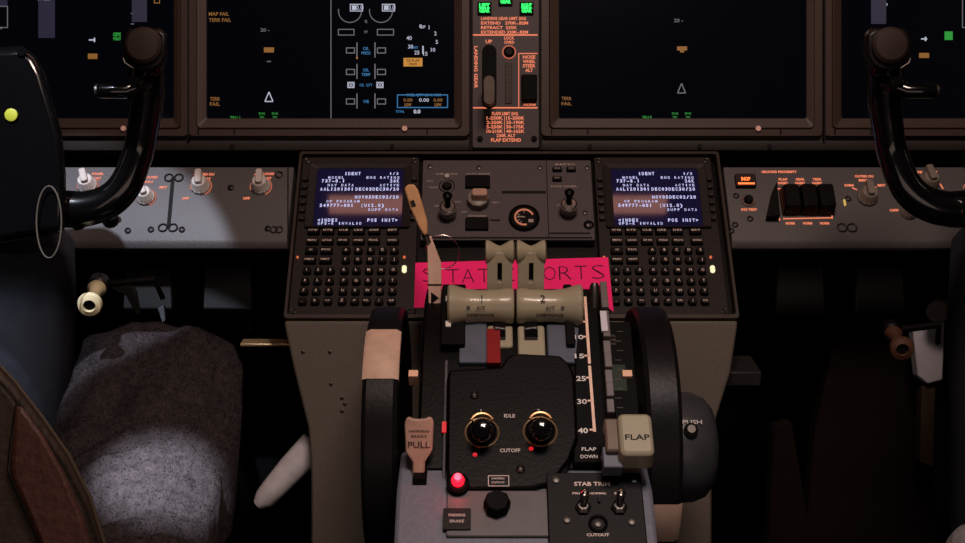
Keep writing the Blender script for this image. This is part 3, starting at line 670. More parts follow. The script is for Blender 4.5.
# --- lower face: red lamp, knob, placard
FL = Fr(489, 1.045, 590, .985)
p = FL.at(446, 538); q = FL.at(548, 492)
MB().prism(rrect(p[0], p[1], q[0], q[1], .002), -.004, .003, M=FL.M).build('parking_brake_plate', mat('mid_grey', (120, 114, 116), .4), tq, .001)
c = FL.at(497, 508); m = MB(); m.lathe([(.011, 0), (.011, .008), (.009, .011)], FL.w((c[0], c[1], .003)), FL.n, 24, .05, 8); m.build('black_knob', softblack, tq)
p = FL.at(443, 532); q = FL.at(471, 511); m = MB(); m.prism(rrect(p[0], p[1], q[0], q[1], .001), 0, .005, M=FL.M); b = m.build('placard', blackM, tq)
m = MB(); fL = lambda pp: FL.M @ Vector(pp); c = FL.at(457, 518); m.text('PARKING', c[0], c[1], .0026, .0053, .014, fn=fL); c = FL.at(457, 524); m.text('BRAKE', c[0], c[1], .0026, .0053, .012, fn=fL); m.build('placard_lettering', mat('faint_white', (1, 1, 1)), b, sm=0)
c = FT.at(458, 487); RLO = FT.w((c[0], c[1], .004)); m = MB(); m.lathe([(.010, -.004), (.010, .003), (.0075, .005), (.006, .005)], RLO, FT.n, 20); lamp = m.build('parking_brake_light', softblack, tq)
m = MB(); m.lathe([(.0052, .004), (.0056, .008), (.0045, .012), (.002, .014)], RLO, FT.n, 18); m.build('red_lens', eRed, lamp)
m = MB(); m.lathe([(.0034, .012), (.0030, .0145), (.0012, .016)], RLO, FT.n, 12); m.build('lens_core', eRedCore, lamp)
m = MB(); p = FB.at(442, 435); q = FB.at(447, 425); m.box(p[0], p[1], .004, q[0], q[1], .006, FB.M); m.build('red_marker', MATS['red_dot'], tq)
# --- stab trim panel
st = thing('stab_trim_panel', 'black STAB TRIM switch panel on the right front of the pedestal', 'control panel', FL)
p = FL.at(549, 560); q = FL.at(640, 475); 
m = MB(); m.prism(rrect(p[0], p[1], q[0], q[1] - .001, .002), .0005, .006); m.build('face_plate', mat('trim_black', (44, 40, 40), .5), st, .001)
m = MB()
def FLt(m, s, x, y, h, w=None): c = FL.at(x, y, .006); m.text(s, c[0], c[1], h * .86e-3, .0064, None if w is None else w * .86e-3, 'c', 0, .02)
FLt(m, 'STAB TRIM', 592, 484, 4.2, 36); FLt(m, 'PRI', 576, 493.5, 2.4, 7); FLt(m, 'NORMAL', 598, 493.5, 2.2, 17); FLt(m, 'B/U', 618, 493.5, 2.4, 7); FLt(m, 'CUTOUT', 598, 535, 3, 22)
symbols(m, keyL, st, .009, 'panel_lettering')
for q in ((583, 508), (619, 508)):
    c = FL.at(*q, .006); m = MB(); m.lathe([(.007, .006), (.007, .009), (.0045, .011)], (c[0], c[1], 0), seg=6); b = m.build('toggle_switch', steelM, st)
    m = MB(); m.tube([(c[0], c[1], .010), (c[0] + .001, c[1] + .006, .022)], [.0028, .0042], 12); m.lathe([(.0042, 0), (.003, .003), (.001, .004)], (c[0] + .001, c[1] + .006, .0215), (0.05, .4, .9), 12); m.build('toggle_tip', chromeM, b)
m = MB()
for q in ((567, 520), (598, 524), (632, 522), (556, 480), (634, 480)):
    c = FL.at(*q, .006); m.lathe([(.0035, .006), (.0035, .0075), (.002, .008)], (c[0], c[1], 0), seg=12)
split(m, 'screw', steelM, st)
m = MB(); c = FL.at(599, 500, .006); m.prism(rrect(c[0] - .0012, c[1] - .003, c[0] + .0012, c[1] + .003, .0008), .006, .009); c = FL.at(598, 524, .006); m.torus((c[0], c[1], .007), (0, 0, 1), .007, .0014, 20); m.build('guard_ring', blackM, st)
# --- thrust levers
hd = 1.172
for i, (xa_, xb_, s) in enumerate(((448, 513.5, '1'), (516.5, 582, '2'))):
    sgn = -1 if i == 0 else 1
    A = P(xa_, 306, hd); B = P(xb_, 306, hd); Lg = B.x - A.x
    prof = [(.0190, 0), (.0212, .002), (.0205, .006), (.0172, .016), (.0156, .030), (.0162, .048), (.0178, Lg - .003), (.0165, Lg)]
    if i: prof = [(r, Lg - z) for r, z in reversed(prof)]
    m = MB(); m.lathe([(.010, -.0008)] + prof + [(.010, Lg + .0008)], A, (1, 0, 0), 36); h = m.build('thrust_lever', creamM, tq)
    m = MB(); cx_ = (A.x + B.x) / 2 + (-.004 * sgn * -1 if i else .0)
    def wrap(p, A=A):
        r = .0170 + .25 * abs(p[0]) ** 1.6 * .6; th = p[1] / .0165
        return A + Vector((Lg * .5 + p[0], 0, 0)) + UP * (r * math.sin(th)) - FW * (r * math.cos(th) + .0006)
    m.text(s, .004 * (1 if i == 0 else -1) - .003, .008, .0075, fn=wrap, bold=.0); m.text('A/T', 0, -.0012, .0032, w=.009, fn=wrap); m.text('DISENGAGE', 0, -.0085, .0030, w=.026, fn=wrap, bold=.03)
    m.text('●' if False else 'O', -.012 if i == 0 else .012, -.0012, .003, fn=wrap, bold=.05)
    m.build('lever_lettering', darkink, h, sm=0)
    # reverse lever: arm and hourglass spool
    xr0, xr1 = ((485.5, 513.3) if i == 0 else (516.2, 545))
    F2 = Fr(240, 1.188, 300, 1.203)
    a0_ = F2.at(xr0 + 1.5, 298); a1_ = F2.at(xr1 - 1, 251); cxr = (a0_[0] + a1_[0]) / 2
    m = MB(); hw2 = (a1_[0] - a0_[0]) / 2; y0_, y1_ = a0_[1], a1_[1]; slot_w = .0022
    m.prism(rrect(cxr - hw2, y0_, cxr - slot_w, y1_, .001), -.008, .008, M=F2.M); m.prism(rrect(cxr + slot_w, y0_, cxr + hw2, y1_, .001), -.008, .008, M=F2.M)
    m.prism(rrect(cxr - slot_w - .001, y0_, cxr + slot_w + .001, y0_ + (y1_ - y0_) * .38, .0005), -.0085, .0078, M=F2.M)
    m.prism(rrect(cxr - slot_w - .001, y0_ + (y1_ - y0_) * .78, cxr + slot_w + .001, y1_, .0005), -.0085, .0078, M=F2.M)
    rv = m.build('reverse_lever', creamM, h, .0012)
    m = MB(); m.prism(rrect(cxr - slot_w - .0005, y0_ + .002, cxr + slot_w + .0005, y1_ - .002, .0004), -.0065, -.002, M=F2.M); m.build('slot_insert', softblack, rv)
    c = F2.at(0, 252); w2 = hw2 + .0015; O = F2.w((cxr - w2, c[1], 0))
    m = MB(); m.lathe([(.0095, -.0005), (.0120, .0008), (.0116, w2 * .25), (.0076, w2 * .75), (.0062, w2), (.0076, w2 * 1.25), (.0116, w2 * 1.75), (.0120, 2 * w2 - .0008), (.0095, 2 * w2 + .0005)], O, (1, 0, 0), 28); m.build('grip_spool', creamM, rv)
    # lower stem
    F3 = Fr(325, 1.178, 368, 1.145)
    p = F3.at(xr0 + 2, 366 if i else 352); q = F3.at(xr1 - 1, 330); m = MB(); m.prism(rrect(p[0], p[1], q[0], q[1], .003), -.006, .008, M=F3.M); m.build('lever_stem', creamM, h, .0015)
    m = MB(); p = F3.at(xr0 + 8, 345); q = F3.at(xr1 - 8, 326); m.prism(rrect(p[0], p[1], q[0], q[1], .001), .006, .012, M=F3.M); m.build('stem_latch', mat('gloss_black', (26, 24, 26)), h, .001)
# dark support brackets behind handles
for (a, b) in ((441, 466), (566, 571)):
    m = MB(); p = FA.at(a, 352); q = FA.at(b, 292); m.prism(rrect(p[0], p[1], q[0], q[1], .002), -.004, .012, M=FA.M); m.build('lever_bracket', softblack, tq, .001)
m = MB()
for q in ((449, 308), (449, 333)):
    c = FA.at(*q); m.box(c[0] - .003, c[1] - .003, .010, c[0] + .002, c[1] + .004, .0135, FA.M)
split(m, 'bracket_tab', whiteL, tq)
# --- flap scale
m = MB()
p = FA.at(577, 365); q = FA.at(597, 298); m.prism([FA.at(575, 366), FA.at(600, 366), FA.at(596, 296), FA.at(582, 296)], -.002, .010, M=FA.M)
m.prism([FB.at(573, 468), FB.at(607, 468), FB.at(600, 364), FB.at(575, 364)], -.002, .010, M=FB.M)
fs = m.build('flap_scale', softblack, tq, .001)
m = MB()
a = FA.at(585, 297, .0105); b = FA.at(589.5, 364, .0105); mA = MB(); mA.line(*a, *b, .0026, .010, .0112)
for yy in (306, 322, 337, 356): c = FA.at(585 + (yy - 300) * .07, yy, .0105); mA.line(c[0] - .0045, c[1], c[0], c[1], .0018, .010, .0112)
m.add([FA.M @ Vector(v) for v in mA.v], mA.f)
mB_ = MB(); a = FB.at(589.5, 366, .0105); b = FB.at(594.5, 432, .0105); mB_.line(*a, *b, .0026, .010, .0112)
for yy in (378, 401, 430): c = FB.at(590 + (yy - 366) * .07, yy, .0105); mB_.line(c[0] - .0045, c[1], c[0], c[1], .0018, .010, .0112)
m.add([FB.M @ Vector(v) for v in mB_.v], mB_.f)
m.build('scale_line', mat('scale_pink', (225, 188, 168), .5), fs, sm=0)
m = MB(); gA = lambda p: FA.M @ Vector(p); gB = lambda p: FB.M @ Vector(p)
for s, x, y, fr, g_ in (('10', 579, 337, FA, gA), ('15', 579.5, 356, FA, gA), ('25', 581, 378.5, FB, gB), ('30', 582, 401.5, FB, gB), ('40', 583, 430.5, FB, gB)):
    c = fr.at(x, y, .0105); m.text(s, c[0], c[1], .0052, .0106, .009, fn=g_, bold=.02)
c = FB.at(589, 449, .0105); m.text('FLAP', c[0], c[1], .0034, .0106, .013, fn=gB); c = FB.at(589, 456.5, .0105); m.text('DOWN', c[0], c[1], .0034, .0106, .015, fn=gB)
m.build('scale_lettering', whiteL, fs, sm=0)
# flap detent gate: stepped strip
m = MB(); xg0, xg1 = P(599.5, 0, 1.15).x, P(606.5, 0, 1.15).x
for j in range(9):
    y0g = 294 + j * 14.5; fr = FA if y0g < 352 else FB; p = fr.at(599, y0g + 12.5); q = fr.at(606, y0g)
    xx0 = fr.at(598.5 + j * .8, y0g)[0]; m.prism(rrect(xx0, p[1], xx0 + .0068, q[1] + .001, .0008), -.002, .018 + .003 * (j % 2), M=fr.M)
m.build('flap_gate', mat('gate_grey', (120, 112, 112), .4), tq, .0008)
m = MB(); c = P(594.5, 291, 1.18); m.tube([c - UP * .02, c + UP * .004, c + UP * .008], [.0045, .005, .003], 12); m.build('gate_post', steelM, tq)
m = MB(); p = FA.at(600, 346); q = FA.at(606, 326); m.prism(rrect(p[0], p[1], p[0] + .006, q[1], .0006), .02, .0225, M=FA.M); m.build('gate_insert', whiteM, tq)
# flap lever
F4 = Fr(415, 1.05, 462, 1.022)
p = F4.at(617, 462); q = F4.at(650.5, 416)
m = MB(); m.prism(rrect(p[0], p[1], q[0], q[1], .005), -.014, .010, rrect(p[0] + .003, p[1] + .002, q[0] - .001, q[1] - .003, .005), M=F4.M); fh = m.build('flap_lever', creamM, tq, .003)
m = MB(); c = F4.at(635, 443); m.text('FLAP', c[0] + .001, c[1], .0052, .0104, .021, fn=lambda p: F4.M @ Vector(p), bold=.015); m.build('lever_lettering', darkink, fh, sm=0)
m = MB(); p = F4.at(606, 452); q = F4.at(618, 419); m.prism(rrect(p[0], p[1], q[0], q[1], .002), -.014, .002, M=F4.M); m.build('lever_neck', mat('neck_tan', (150, 126, 108), .4), fh, .002)
m = MB(); p = F4.at(604, 465); q = F4.at(622, 444); m.prism(rrect(p[0], p[1], q[0], q[1], .001), -.02, -.004, M=F4.M); m.build('lever_foot', mat('blue_grey', (92, 98, 112)), fh, .001)
# trim indicator scales on both sides
for sgn in (-1, 1):
    x0_, x1_ = (418, 441) if sgn < 0 else (607, 630)
    FC = Fr(325, 1.19, 415, 1.125); p = FC.at(x0_, 418); q = FC.at(x1_, 322)
    m = MB(); m.prism(rrect(p[0], p[1], q[0], q[1], .001), -.02, 0, M=FC.M); b = m.build('trim_indicator', softblack, tq)
    m = MB()
    for j in range(9):
        yy = 332 + j * 9.5; xx = (432 if sgn < 0 else 618) + (0 if j % 2 else 2 * sgn); c = FC.at(xx, yy); m.line(c[0] - .003, c[1], c[0] + .003, c[1], .0007, .0002, .0008)
    for s, dy in (('APL', 0), ('NOSE', 4), ('DOWN', 8)):
        c = FC.at(430 if sgn < 0 else 612, 336 + dy); m.text(s, c[0], c[1], .0025, .0005, .007)
    mm = MB(); mm.add([FC.M @ Vector(v) for v in m.v], m.f); mm.build('scale_lettering', mat('scale_white', (130, 120, 110), .6), b, sm=0)
    m = MB(); p = FC.at(x0_ + 5, 391); q = FC.at(x0_ + 18, 365); m.box(p[0], p[1], 0, q[0], q[1], .0006, FC.M); m.build('green_band', greenD, b)
    c = FC.at(413.5 if sgn < 0 else 627, 375.5); m = MB(); m.box(c[0] - .0045, c[1] - .0035, -.012, c[0] + .0045, c[1] + .0035, .004, FC.M); m.build('trim_pointer', mat('pointer_tan', (222, 176, 146), .5), b)
# speed brake lever
sb = 1.205
def plate(pts, d, th, M=None):
    a = [P(x, y, d) for x, y in pts]; b = [p + FW * th for p in a]; n = len(a)
    return a + b, [tuple(range(n)), tuple(reversed(range(n, 2 * n)))] + [(i, (i + 1) % n, n + (i + 1) % n, n + i) for i in range(n)]
m = MB(); m.add(*plate(((427, 237), (431, 236), (441, 262), (441.5, 284), (440, 325), (429, 325), (428, 284), (427.5, 262)), sb, .006)); sl_ = m.build('speedbrake_lever', mat('lever_salmon', (214, 178, 160), .45), tq, .0008)
m = MB(); m.add(*plate(((404, 188), (408, 184.5), (414, 184), (418, 190), (427, 220), (428, 234), (424, 236), (419, 228), (410, 208)), sb - .006, .014)); m.build('lever_grip', woodM, sl_, .0018)
m = MB(); m.tube([P(424, 232, sb), P(428, 243, sb)], [.0032, .0032]); m.build('grip_ferrule', steelM, sl_)
m = MB(); m.add(*plate(((431, 292), (439, 298), (431, 304)), sb - .0008, .001)); m.build('arrow_mark', softblack, sl_)
m = MB(); m.add(*plate(((427, 284), (442, 284), (442, 285.3), (427, 285.3)), sb - .0009, .001)); m.add(*plate(((410, 201), (414, 200), (416, 206), (412, 207)), sb - .0068, .001)); m.build('lever_mark', darkink, sl_)
m = MB(); c = P(442, 252, 1.235); m.torus(c, (FW + UP * .1), .0175, .0006, 36); single(m.build('wire_ring', chromeM), 'thin wire ring beside the speedbrake lever above the pink sign', 'ring')
# parking brake lever
pb = 1.062
m = MB(); hd_ = [(412, 487), (412.5, 462), (405.5, 452), (404.5, 424), (406, 418.5), (409, 417), (413, 419), (419, 419.5), (425, 419), (429, 417), (432.5, 418.5), (433.5, 424), (432.5, 450), (425, 462), (424, 487)]
m.add(*plate(hd_, pb, .007)); pk = m.build('parking_brake_lever', mat('beige_lever', (200, 160, 140), .45), tq, .0018)
m = MB()
for s, y, h, wd in (('PARKING', 431, .0022, .018), ('BRAKE', 436, .0022, .014), ('PULL', 444.5, .0052, .0195)):
    o_ = P(419, y, pb); m.text(s, 0, 0, h, 0, wd, fn=lambda p, o_=o_: o_ + RT * p[0] + UP * p[1] - FW * .0007, bold=.01)
m.build('lever_lettering', mat('brown_ink', (92, 62, 52), .7), pk, sm=0)
sA, sB = yz(489, 1.045), yz(452, 1.10)
sx = P(419, 0, 1.06).x
m = MB(); c = P(419, 478, 1.0615); m.box(sx - .005, c.y - .012, c.z - .006, sx + .007, c.y + .012, c.z + .0045); m.build('lever_slot', softblack, tq)
# --- trim wheels
wc = P(482.5, 434, 1.235); WR = .130
ctr = Vector((0, wc.y, wc.z))
def wheel(xc, stripe):
    m = MB(); hwid = .0165
    m.lathe([(.112, -.006), (.118, -hwid), (WR - .003, -hwid), (WR, -hwid + .004), (WR, hwid - .004), (WR - .003, hwid), (.118, hwid), (.112, .006), (.03, .006), (.03, -.006)], (xc, ctr.y, ctr.z), (1, 0, 0), 96)
    w_ = m.build('trim_wheel', rubM, tq)
    m = MB()                                   # white stripe following the rim
    a0, a1 = stripe; n = 14; vs = []; fs_ = []
    for i in range(n + 1):
        a = rad(a0 + (a1 - a0) * i / n)
        for x, r in ((-hwid - .0006, .120), (-hwid - .0006, WR - .002), (-hwid + .004, WR + .0008), (hwid - .004, WR + .0008), (hwid + .0006, WR - .002), (hwid + .0006, .120)):
            vs.append((xc + x, ctr.y - r * math.cos(a), ctr.z + r * math.sin(a)))
    for i in range(n):
        for k in range(5): fs_.append((i * 6 + k, i * 6 + k + 1, (i + 1) * 6 + k + 1, (i + 1) * 6 + k))
    m.add(vs, fs_); m.build('white_stripe', mat('stripe_tan', (214, 180, 160), .5), w_)
    return w_
def ang_for(py_):                              # angle on the rim seen at image height py_
    best = None
    for i in range(-300, 900):
        a = rad(i / 10 * 1.0); p = Vector((0, ctr.y - WR * math.cos(a), ctr.z + WR * math.sin(a))) - CAM
        y = 271.5 - FPX * p.dot(UP) / p.dot(FW)
        if best is None or abs(y - py_) < best[0]: best = (abs(y - py_), i / 10)
    return best[1]
for i in range(2): pass
wheel(-.0955, (ang_for(379), ang_for(330))); wheel(.1680, (ang_for(541), ang_for(504)))
# rounded housing right of the right wheel
m = MB(); hc = P(690, 447, 1.22); m.lathe([(.050, -.002), (.055, .002), (.056, .010), (.055, .024), (.050, .036), (.040, .044), (.025, .048)], (.1865, hc.y, hc.z), (1, 0, 0), 56)
gl = thing('gasper_housing', 'rounded grey housing with small knob, right of the right trim wheel', 'housing')
m.build('shell', mat('housing_grey', (84, 84, 90), .35, bump=.1), gl)
kc = Vector((P(694, 0, 1.15).x, hc.y, hc.z)); d_ = (P(694, 421, 1.14) - kc); d_.x = 0; d_.normalize(); kp_ = kc + d_ * .055; 
m = MB(); m.lathe([(.007, -.003), (.007, .005), (.004, .008)], kp_, d_, 16); m.build('small_knob', steelM, gl)
m = MB(); up_ = d_.cross(RT); up_ = -up_ if up_.z < 0 else up_
o_ = kc + d_ * .0562 + up_ * .009
m.text('PUSH', 0, 0, .0040, 0, .019, fn=lambda p: o_ + RT * (p[0] + .002) + up_ * p[1] - FW * 0.001); m.build('knob_lettering', whiteL, gl, sm=0)
m = MB(); c = P(697, 468, 1.168); m.cyl(c + FW * .004, -FW, .0014, .003, seg=8); m.build('rivet', chromeM, gl)
# ================================================================== YOKES
def yoke(mir, label):
    t = thing('control_yoke', label, 'control yoke', W0, 'pilot control yokes')
    cxm = .0327
    def Q(x, y, d):
        p = P(x, y, d)
        if mir: p.x = 2 * cxm - p.x
        return p
    k_ = 1.2 / FPX; SX = Vector((-1 if mir else 1, 1, 1))
    D = 1.2
    # hub
    m = MB(); hp = [(-60, 60), (-30, 48), (8, 47), (22, 45), (36, 56), (44, 72), (52, 98), (62, 132), (66, 175), (66, 232), (30, 238), (0, 243), (-60, 243)]
    a = [Q(x, y, D - .03) for x, y in hp]; b = [Q(x, y, D + .04) for x, y in hp]; n = len(hp)
    m.add(a + b, [tuple(range(n)), tuple(reversed(range(n, 2 * n)))] + [(i, (i + 1) % n, n + (i + 1) % n, n + i) for i in range(n)]); m.build('yoke_hub', yokeM, t, .008)
    # horn
    pts = [(20, 209, 19.5, 0), (60, 209, 19, 0), (84, 209, 18, 0), (103, 204, 17.2, 0), (117, 195, 16.5, 0), (127, 182, 16, 0), (134, 165, 15.3, 0), (139.5, 148, 15, 0), (143, 128, 15.2, -.005), (146, 108, 16, -.01), (147, 90, 17, -.015), (146, 70, 19, -.02), (145, 56, 20.5, -.028), (145, 46, 21, -.036)]
    _old = [(20, 210, 24, 0), (60, 210, 24, 0), (90, 209, 22.5, 0), (112, 204, 21.5, 0), (129, 192, 20.5, 0), (140, 174, 19.5, 0), (146, 152, 18.5, 0), (148, 128, 17, -.005), (148, 106, 16.5, -.01), (147, 88, 17, -.015), (146, 70, 19, -.02), (145, 56, 21, -.028), (145, 46, 21.5, -.036)]
    # smooth by subdivision
    dense = []
    for i in range(len(pts) - 1):
        p0 = pts[max(i - 1, 0)]; p1 = pts[i]; p2 = pts[i + 1]; p3 = pts[min(i + 2, len(pts) - 1)]
        for s_ in (0, .25, .5, .75):
            dense.append(tuple(.5 * (2 * p1[j] + (p2[j] - p0[j]) * s_ + (2 * p0[j] - 5 * p1[j] + 4 * p2[j] - p3[j]) * s_ ** 2 + (3 * p1[j] - p0[j] - 3 * p2[j] + p3[j]) * s_ ** 3) for j in range(4)))
    dense.append(pts[-1])
    m = MB(); m.tube([Q(x, y, D + z) for x, y, r, z in dense], [r * k_ for x, y, r, z in dense], 24, side=(0, -1, 0)); m.build('yoke_horn', yokeM, t)
    # head of the grip with round end cap facing aft
    c = Q(145, 47, D - .045)
    m = MB(); m.add([], []); hp = [(123, 33), (130, 28), (160, 28), (167, 33), (167.5, 56), (160, 67), (152, 71), (138, 71), (127, 62), (123, 55)]
    a = [Q(x, y, D - .052) for x, y in hp]; b = [Q(x, y, D + .0) for x, y in hp]; n = len(hp)
    m.add(a + b, [tuple(range(n)), tuple(reversed(range(n, 2 * n)))] + [(i, (i + 1) % n, n + (i + 1) % n, n + i) for i in range(n)]); gh = m.build('grip_head', mat('grip_head_black', (32, 28, 28), .35), t, .004)
    m = MB(); m.lathe([(.0172, 0), (.0172, .006), (.0145, .0085), (.004, .0095)], Q(145, 46, D - .050), -FW, 36); m.build('end_cap', brownM, gh)
    m = MB(); m.tube([Q(123, 58, D - .053), Q(125, 63, D - .053), Q(133, 68, D - .053), Q(133, 76, D - .05)], [.0008] * 4, 6); m.build('chrome_edge', mat('steel_dim', (120, 115, 110), .4, .6), gh)
    # trigger bar
    m = MB(); m.tube([Q(146, 82, D - .03), Q(138, 86, D - .04), (Q(126, 91, D - .045)), Q(101, 91, D - .05), Q(98.5, 91, D - .05)], [.008, .0085, .0072, .0070, .0055], 16); tb = m.build('trim_switch_bar', yokeM, t)
    m = MB(); m.lathe([(.0065, 0), (.0065, .002), (.004, .0035)], Q(98.5, 91, D - .05), Q(90, 91, D) - Q(98.5, 91, D), 14); m.build('bar_end', steelM, tb)
    m = MB(); m.lathe([(.006, -.003), (.0055, .003), (.003, .006)], Q(135.5, 82, D - .048), -FW, 16); m.build('round_switch', mat('gloss_black', (1, 1, 1)), t)
    # column
    m = MB(); A_ = Q(14, 236, D + .08); bz = A_.z
    B_ = Vector((cxm + (A_.x - cxm) * 1.24, A_.y + .12, .0))
    prof_ = [(A_ + (B_ - A_) * f, r) for f, r in ((-.005, .052), (.01, .061), (.12, .066), (.3, .066), (.5, .066), (.75, .07), (1, .074))]
    m.tube([p for p, r in prof_], [r for p, r in prof_], 40); m.build('column_boot', columnM, t)
    if not mir:
        m = MB(); m.lathe([(.0062, 0), (.0062, .0015), (.005, .002)], Q(11.5, 115, D - .031), -FW, 24); m.build('yellow_green_dot', mat('lime_dot', (196, 204, 60), .5), t)
        m = MB(); m.lathe([(.005, 0), (.005, .002)], Q(22, 51, D - .0305), -FW, 14); m.build('hub_screw', yokeM, t)
    return t, Q
yl, Q = yoke(False, 'left black control yoke with lime green dot on its hub')
yr, Q2 = yoke(True, 'right black control yoke cut off by the right edge of the frame')
pts = []
for i in range(29):
    a = 2 * PI * i / 28; pts.append(P(49 + 12.5 * math.cos(a) , 222 + 36 * math.sin(a), 1.165 + (.0 if math.sin(a) > -.3 else -.0)))
single(MB().tube(pts, [.0008] * len(pts), 8).build('cord_loop', mat('cord_tan', (120, 112, 98), .7)), 'thin pale cord loop hanging on the arm of the left yoke', 'cord')
# ================================================================== CRANK SPOOLS
def spool(x1, y1, x2, y2, label, m1, m2, s=.74):
    t = thing('pedal_crank_knob', label, 'crank knob', W0, 'pedal adjustment crank knobs')
    A_ = P(x2, y2, 1.265); B_ = P(x1, y1, 1.215); ax = (B_ - A_); Lg = ax.length
    m = MB(); m.lathe([(.012 * s, 0), (.013 * s, .004), (.0085 * s, .012), (.0075 * s, Lg * .6), (.0095 * s, Lg * .8), (.0150 * s, Lg * .92), (.0168 * s, Lg), (.0150 * s, Lg + .005), (.0085 * s, Lg + .007), (.0075 * s, Lg + .003), (.0070 * s, Lg - .004)], A_, ax, 32); k2 = m.build('spool_knob', m1, t)
    m = MB(); m.lathe([(.0074 * s, Lg - .003), (.0068 * s, Lg + .0035)], A_, ax, 20); m.build('dark_centre', softblack, k2)
    m = MB(); m.lathe([(.011, -.02), (.011, -.002), (.009, 0)], A_, ax, 24); m.build('crank_boss', m2, t)
    m = MB(); m.tube([A_ - ax.normalized() * .012, A_ + Vector((.055, .02, .004)), A_ + Vector((.06, .03, -.02))], [.004, .004, .003], 12); m.build('crank_arm', softblack, t)
    return t
spool(90, 304, 97, 288, 'cream spool shaped crank knob below the left knob panel', mat('ivory', (206, 196, 158), .4, var=.04), steelM)
spool(901.5, 348, 893, 334, 'brown spool shaped crank knob in the right footwell', mat('brown_spool', (116, 78, 62), .45), blackM)
m = MB(); m.add(*plate(((108, 284), (133, 286), (136, 292), (140, 314), (136, 315), (126, 296), (110, 288)), 1.45, .006)); single(m.build('metal_bracket', mat('bracket_grey', (86, 88, 94), .4, .3), None, .001), 'small bent metal bracket right of the cream spool knob', 'bracket')
m = MB(); m.add(*plate(((157, 307), (164, 305), (166, 320), (162, 324)), 1.45, .006)); single(m.build('metal_tab', mat('bracket_grey', (1, 1, 1)), None, .001), 'tiny dim metal tab above the left seat front', 'tab')
# dark rudder pedals in both footwells
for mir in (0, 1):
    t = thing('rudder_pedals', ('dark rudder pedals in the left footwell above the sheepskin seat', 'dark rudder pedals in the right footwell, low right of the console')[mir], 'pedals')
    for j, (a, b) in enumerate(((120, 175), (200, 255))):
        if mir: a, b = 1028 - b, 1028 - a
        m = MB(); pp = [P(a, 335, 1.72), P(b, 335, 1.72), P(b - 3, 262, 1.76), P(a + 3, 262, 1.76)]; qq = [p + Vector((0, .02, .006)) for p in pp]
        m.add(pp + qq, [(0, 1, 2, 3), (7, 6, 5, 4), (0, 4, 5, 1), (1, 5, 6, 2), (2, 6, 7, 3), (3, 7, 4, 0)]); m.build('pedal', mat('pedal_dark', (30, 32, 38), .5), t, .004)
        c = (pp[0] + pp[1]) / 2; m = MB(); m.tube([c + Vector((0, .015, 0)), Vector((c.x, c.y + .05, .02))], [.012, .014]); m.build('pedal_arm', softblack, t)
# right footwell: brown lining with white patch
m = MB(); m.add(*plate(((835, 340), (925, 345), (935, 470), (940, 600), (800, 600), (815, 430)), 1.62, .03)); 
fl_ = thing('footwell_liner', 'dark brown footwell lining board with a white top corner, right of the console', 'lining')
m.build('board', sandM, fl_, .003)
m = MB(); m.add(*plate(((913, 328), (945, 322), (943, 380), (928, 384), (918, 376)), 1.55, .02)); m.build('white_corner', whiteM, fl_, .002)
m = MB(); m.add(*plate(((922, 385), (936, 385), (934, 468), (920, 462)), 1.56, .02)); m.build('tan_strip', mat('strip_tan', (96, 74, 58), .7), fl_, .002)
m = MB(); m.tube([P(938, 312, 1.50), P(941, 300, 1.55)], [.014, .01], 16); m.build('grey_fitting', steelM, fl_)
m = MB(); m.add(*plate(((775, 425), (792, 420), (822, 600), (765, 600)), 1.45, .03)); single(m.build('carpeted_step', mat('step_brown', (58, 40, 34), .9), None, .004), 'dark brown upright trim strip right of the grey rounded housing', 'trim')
# pale bar left of the pedestal
m = MB(); pp = [P(264, 499, 1.40), P(275, 487, 1.405), P(292, 468, 1.412), P(315, 444, 1.42)]
m.tube([P(257, 505, 1.399)] + pp, [.006, .0125, .0145, .0165, .018], 20)
single(m.build('support_bar', mat('bar_pale', (196, 194, 200), .5, var=.1, scale=80)), 'pale rounded bar sloping out from behind the left side of the pedestal', 'bar')
# ================================================================== SEATS
seat = thing('pilot_seat', 'left pilot seat with grey sheepskin cushion and brown stitched leather back', 'seat')
CP = P(146, 440, 1.13)
def cush(u, v):            # u 0..1 across, v 0..1 from front to back
    yy = 333 + v * 255
    lx = {0: 84, .1: 74, .3: 55, .5: 40, .7: 32, 1: 28}; rx = {0: 234, .1: 243, .25: 242, .4: 237, .52: 222, .7: 210, 1: 200}
    def it(t, tb):
        ks = sorted(tb)
        for a, b in zip(ks, ks[1:]):
            if a <= t <= b: f = (t - a) / (b - a); f = f * f * (3 - 2 * f) * .5 + f * .5; return tb[a] * (1 - f) + tb[b] * f
    x = it(v, lx) * (1 - u) + it(v, rx) * u
    return x, yy, 1.27 - .30 * v
m = MB(); NU, NV = 40, 48; vs = []; fs_ = []
from mathutils import noise
for j in range(NV + 1):
    v = j / NV
    for i in range(NU + 1):
        u = i / NU; x, yy, d = cush(u, v)
        e = min(u, 1 - u) * 2; bulge = (1 - (1 - e) ** 3)
        fr_ = min(1, v * 5); dome = .030 * bulge * (.35 + .65 * math.sqrt(fr_))
        cr = .012 * math.exp(-((u - .38) ** 2 + (v - .36) ** 2) / .006)
        p = P(x, yy + (1 - bulge) * 10, d + .045) + Vector((0, -.2, 1)).normalized() * (dome - cr)
        p += Vector((0, 0, 1)) * (.004 * noise.noise(Vector((x * .05, yy * .05, 0))) + .008 * noise.noise(Vector((x * .02, yy * .02, 3))) + (.006 * math.sin(yy * .35 + x * .12) * max(0, min(1, (v - .45) * 4)) * bulge))
        vs.append(p)
nb = len(vs)
for j in range(NV):
    for i in range(NU): a = j * (NU + 1) + i; fs_.append((a, a + 1, a + NU + 2, a + NU + 1))
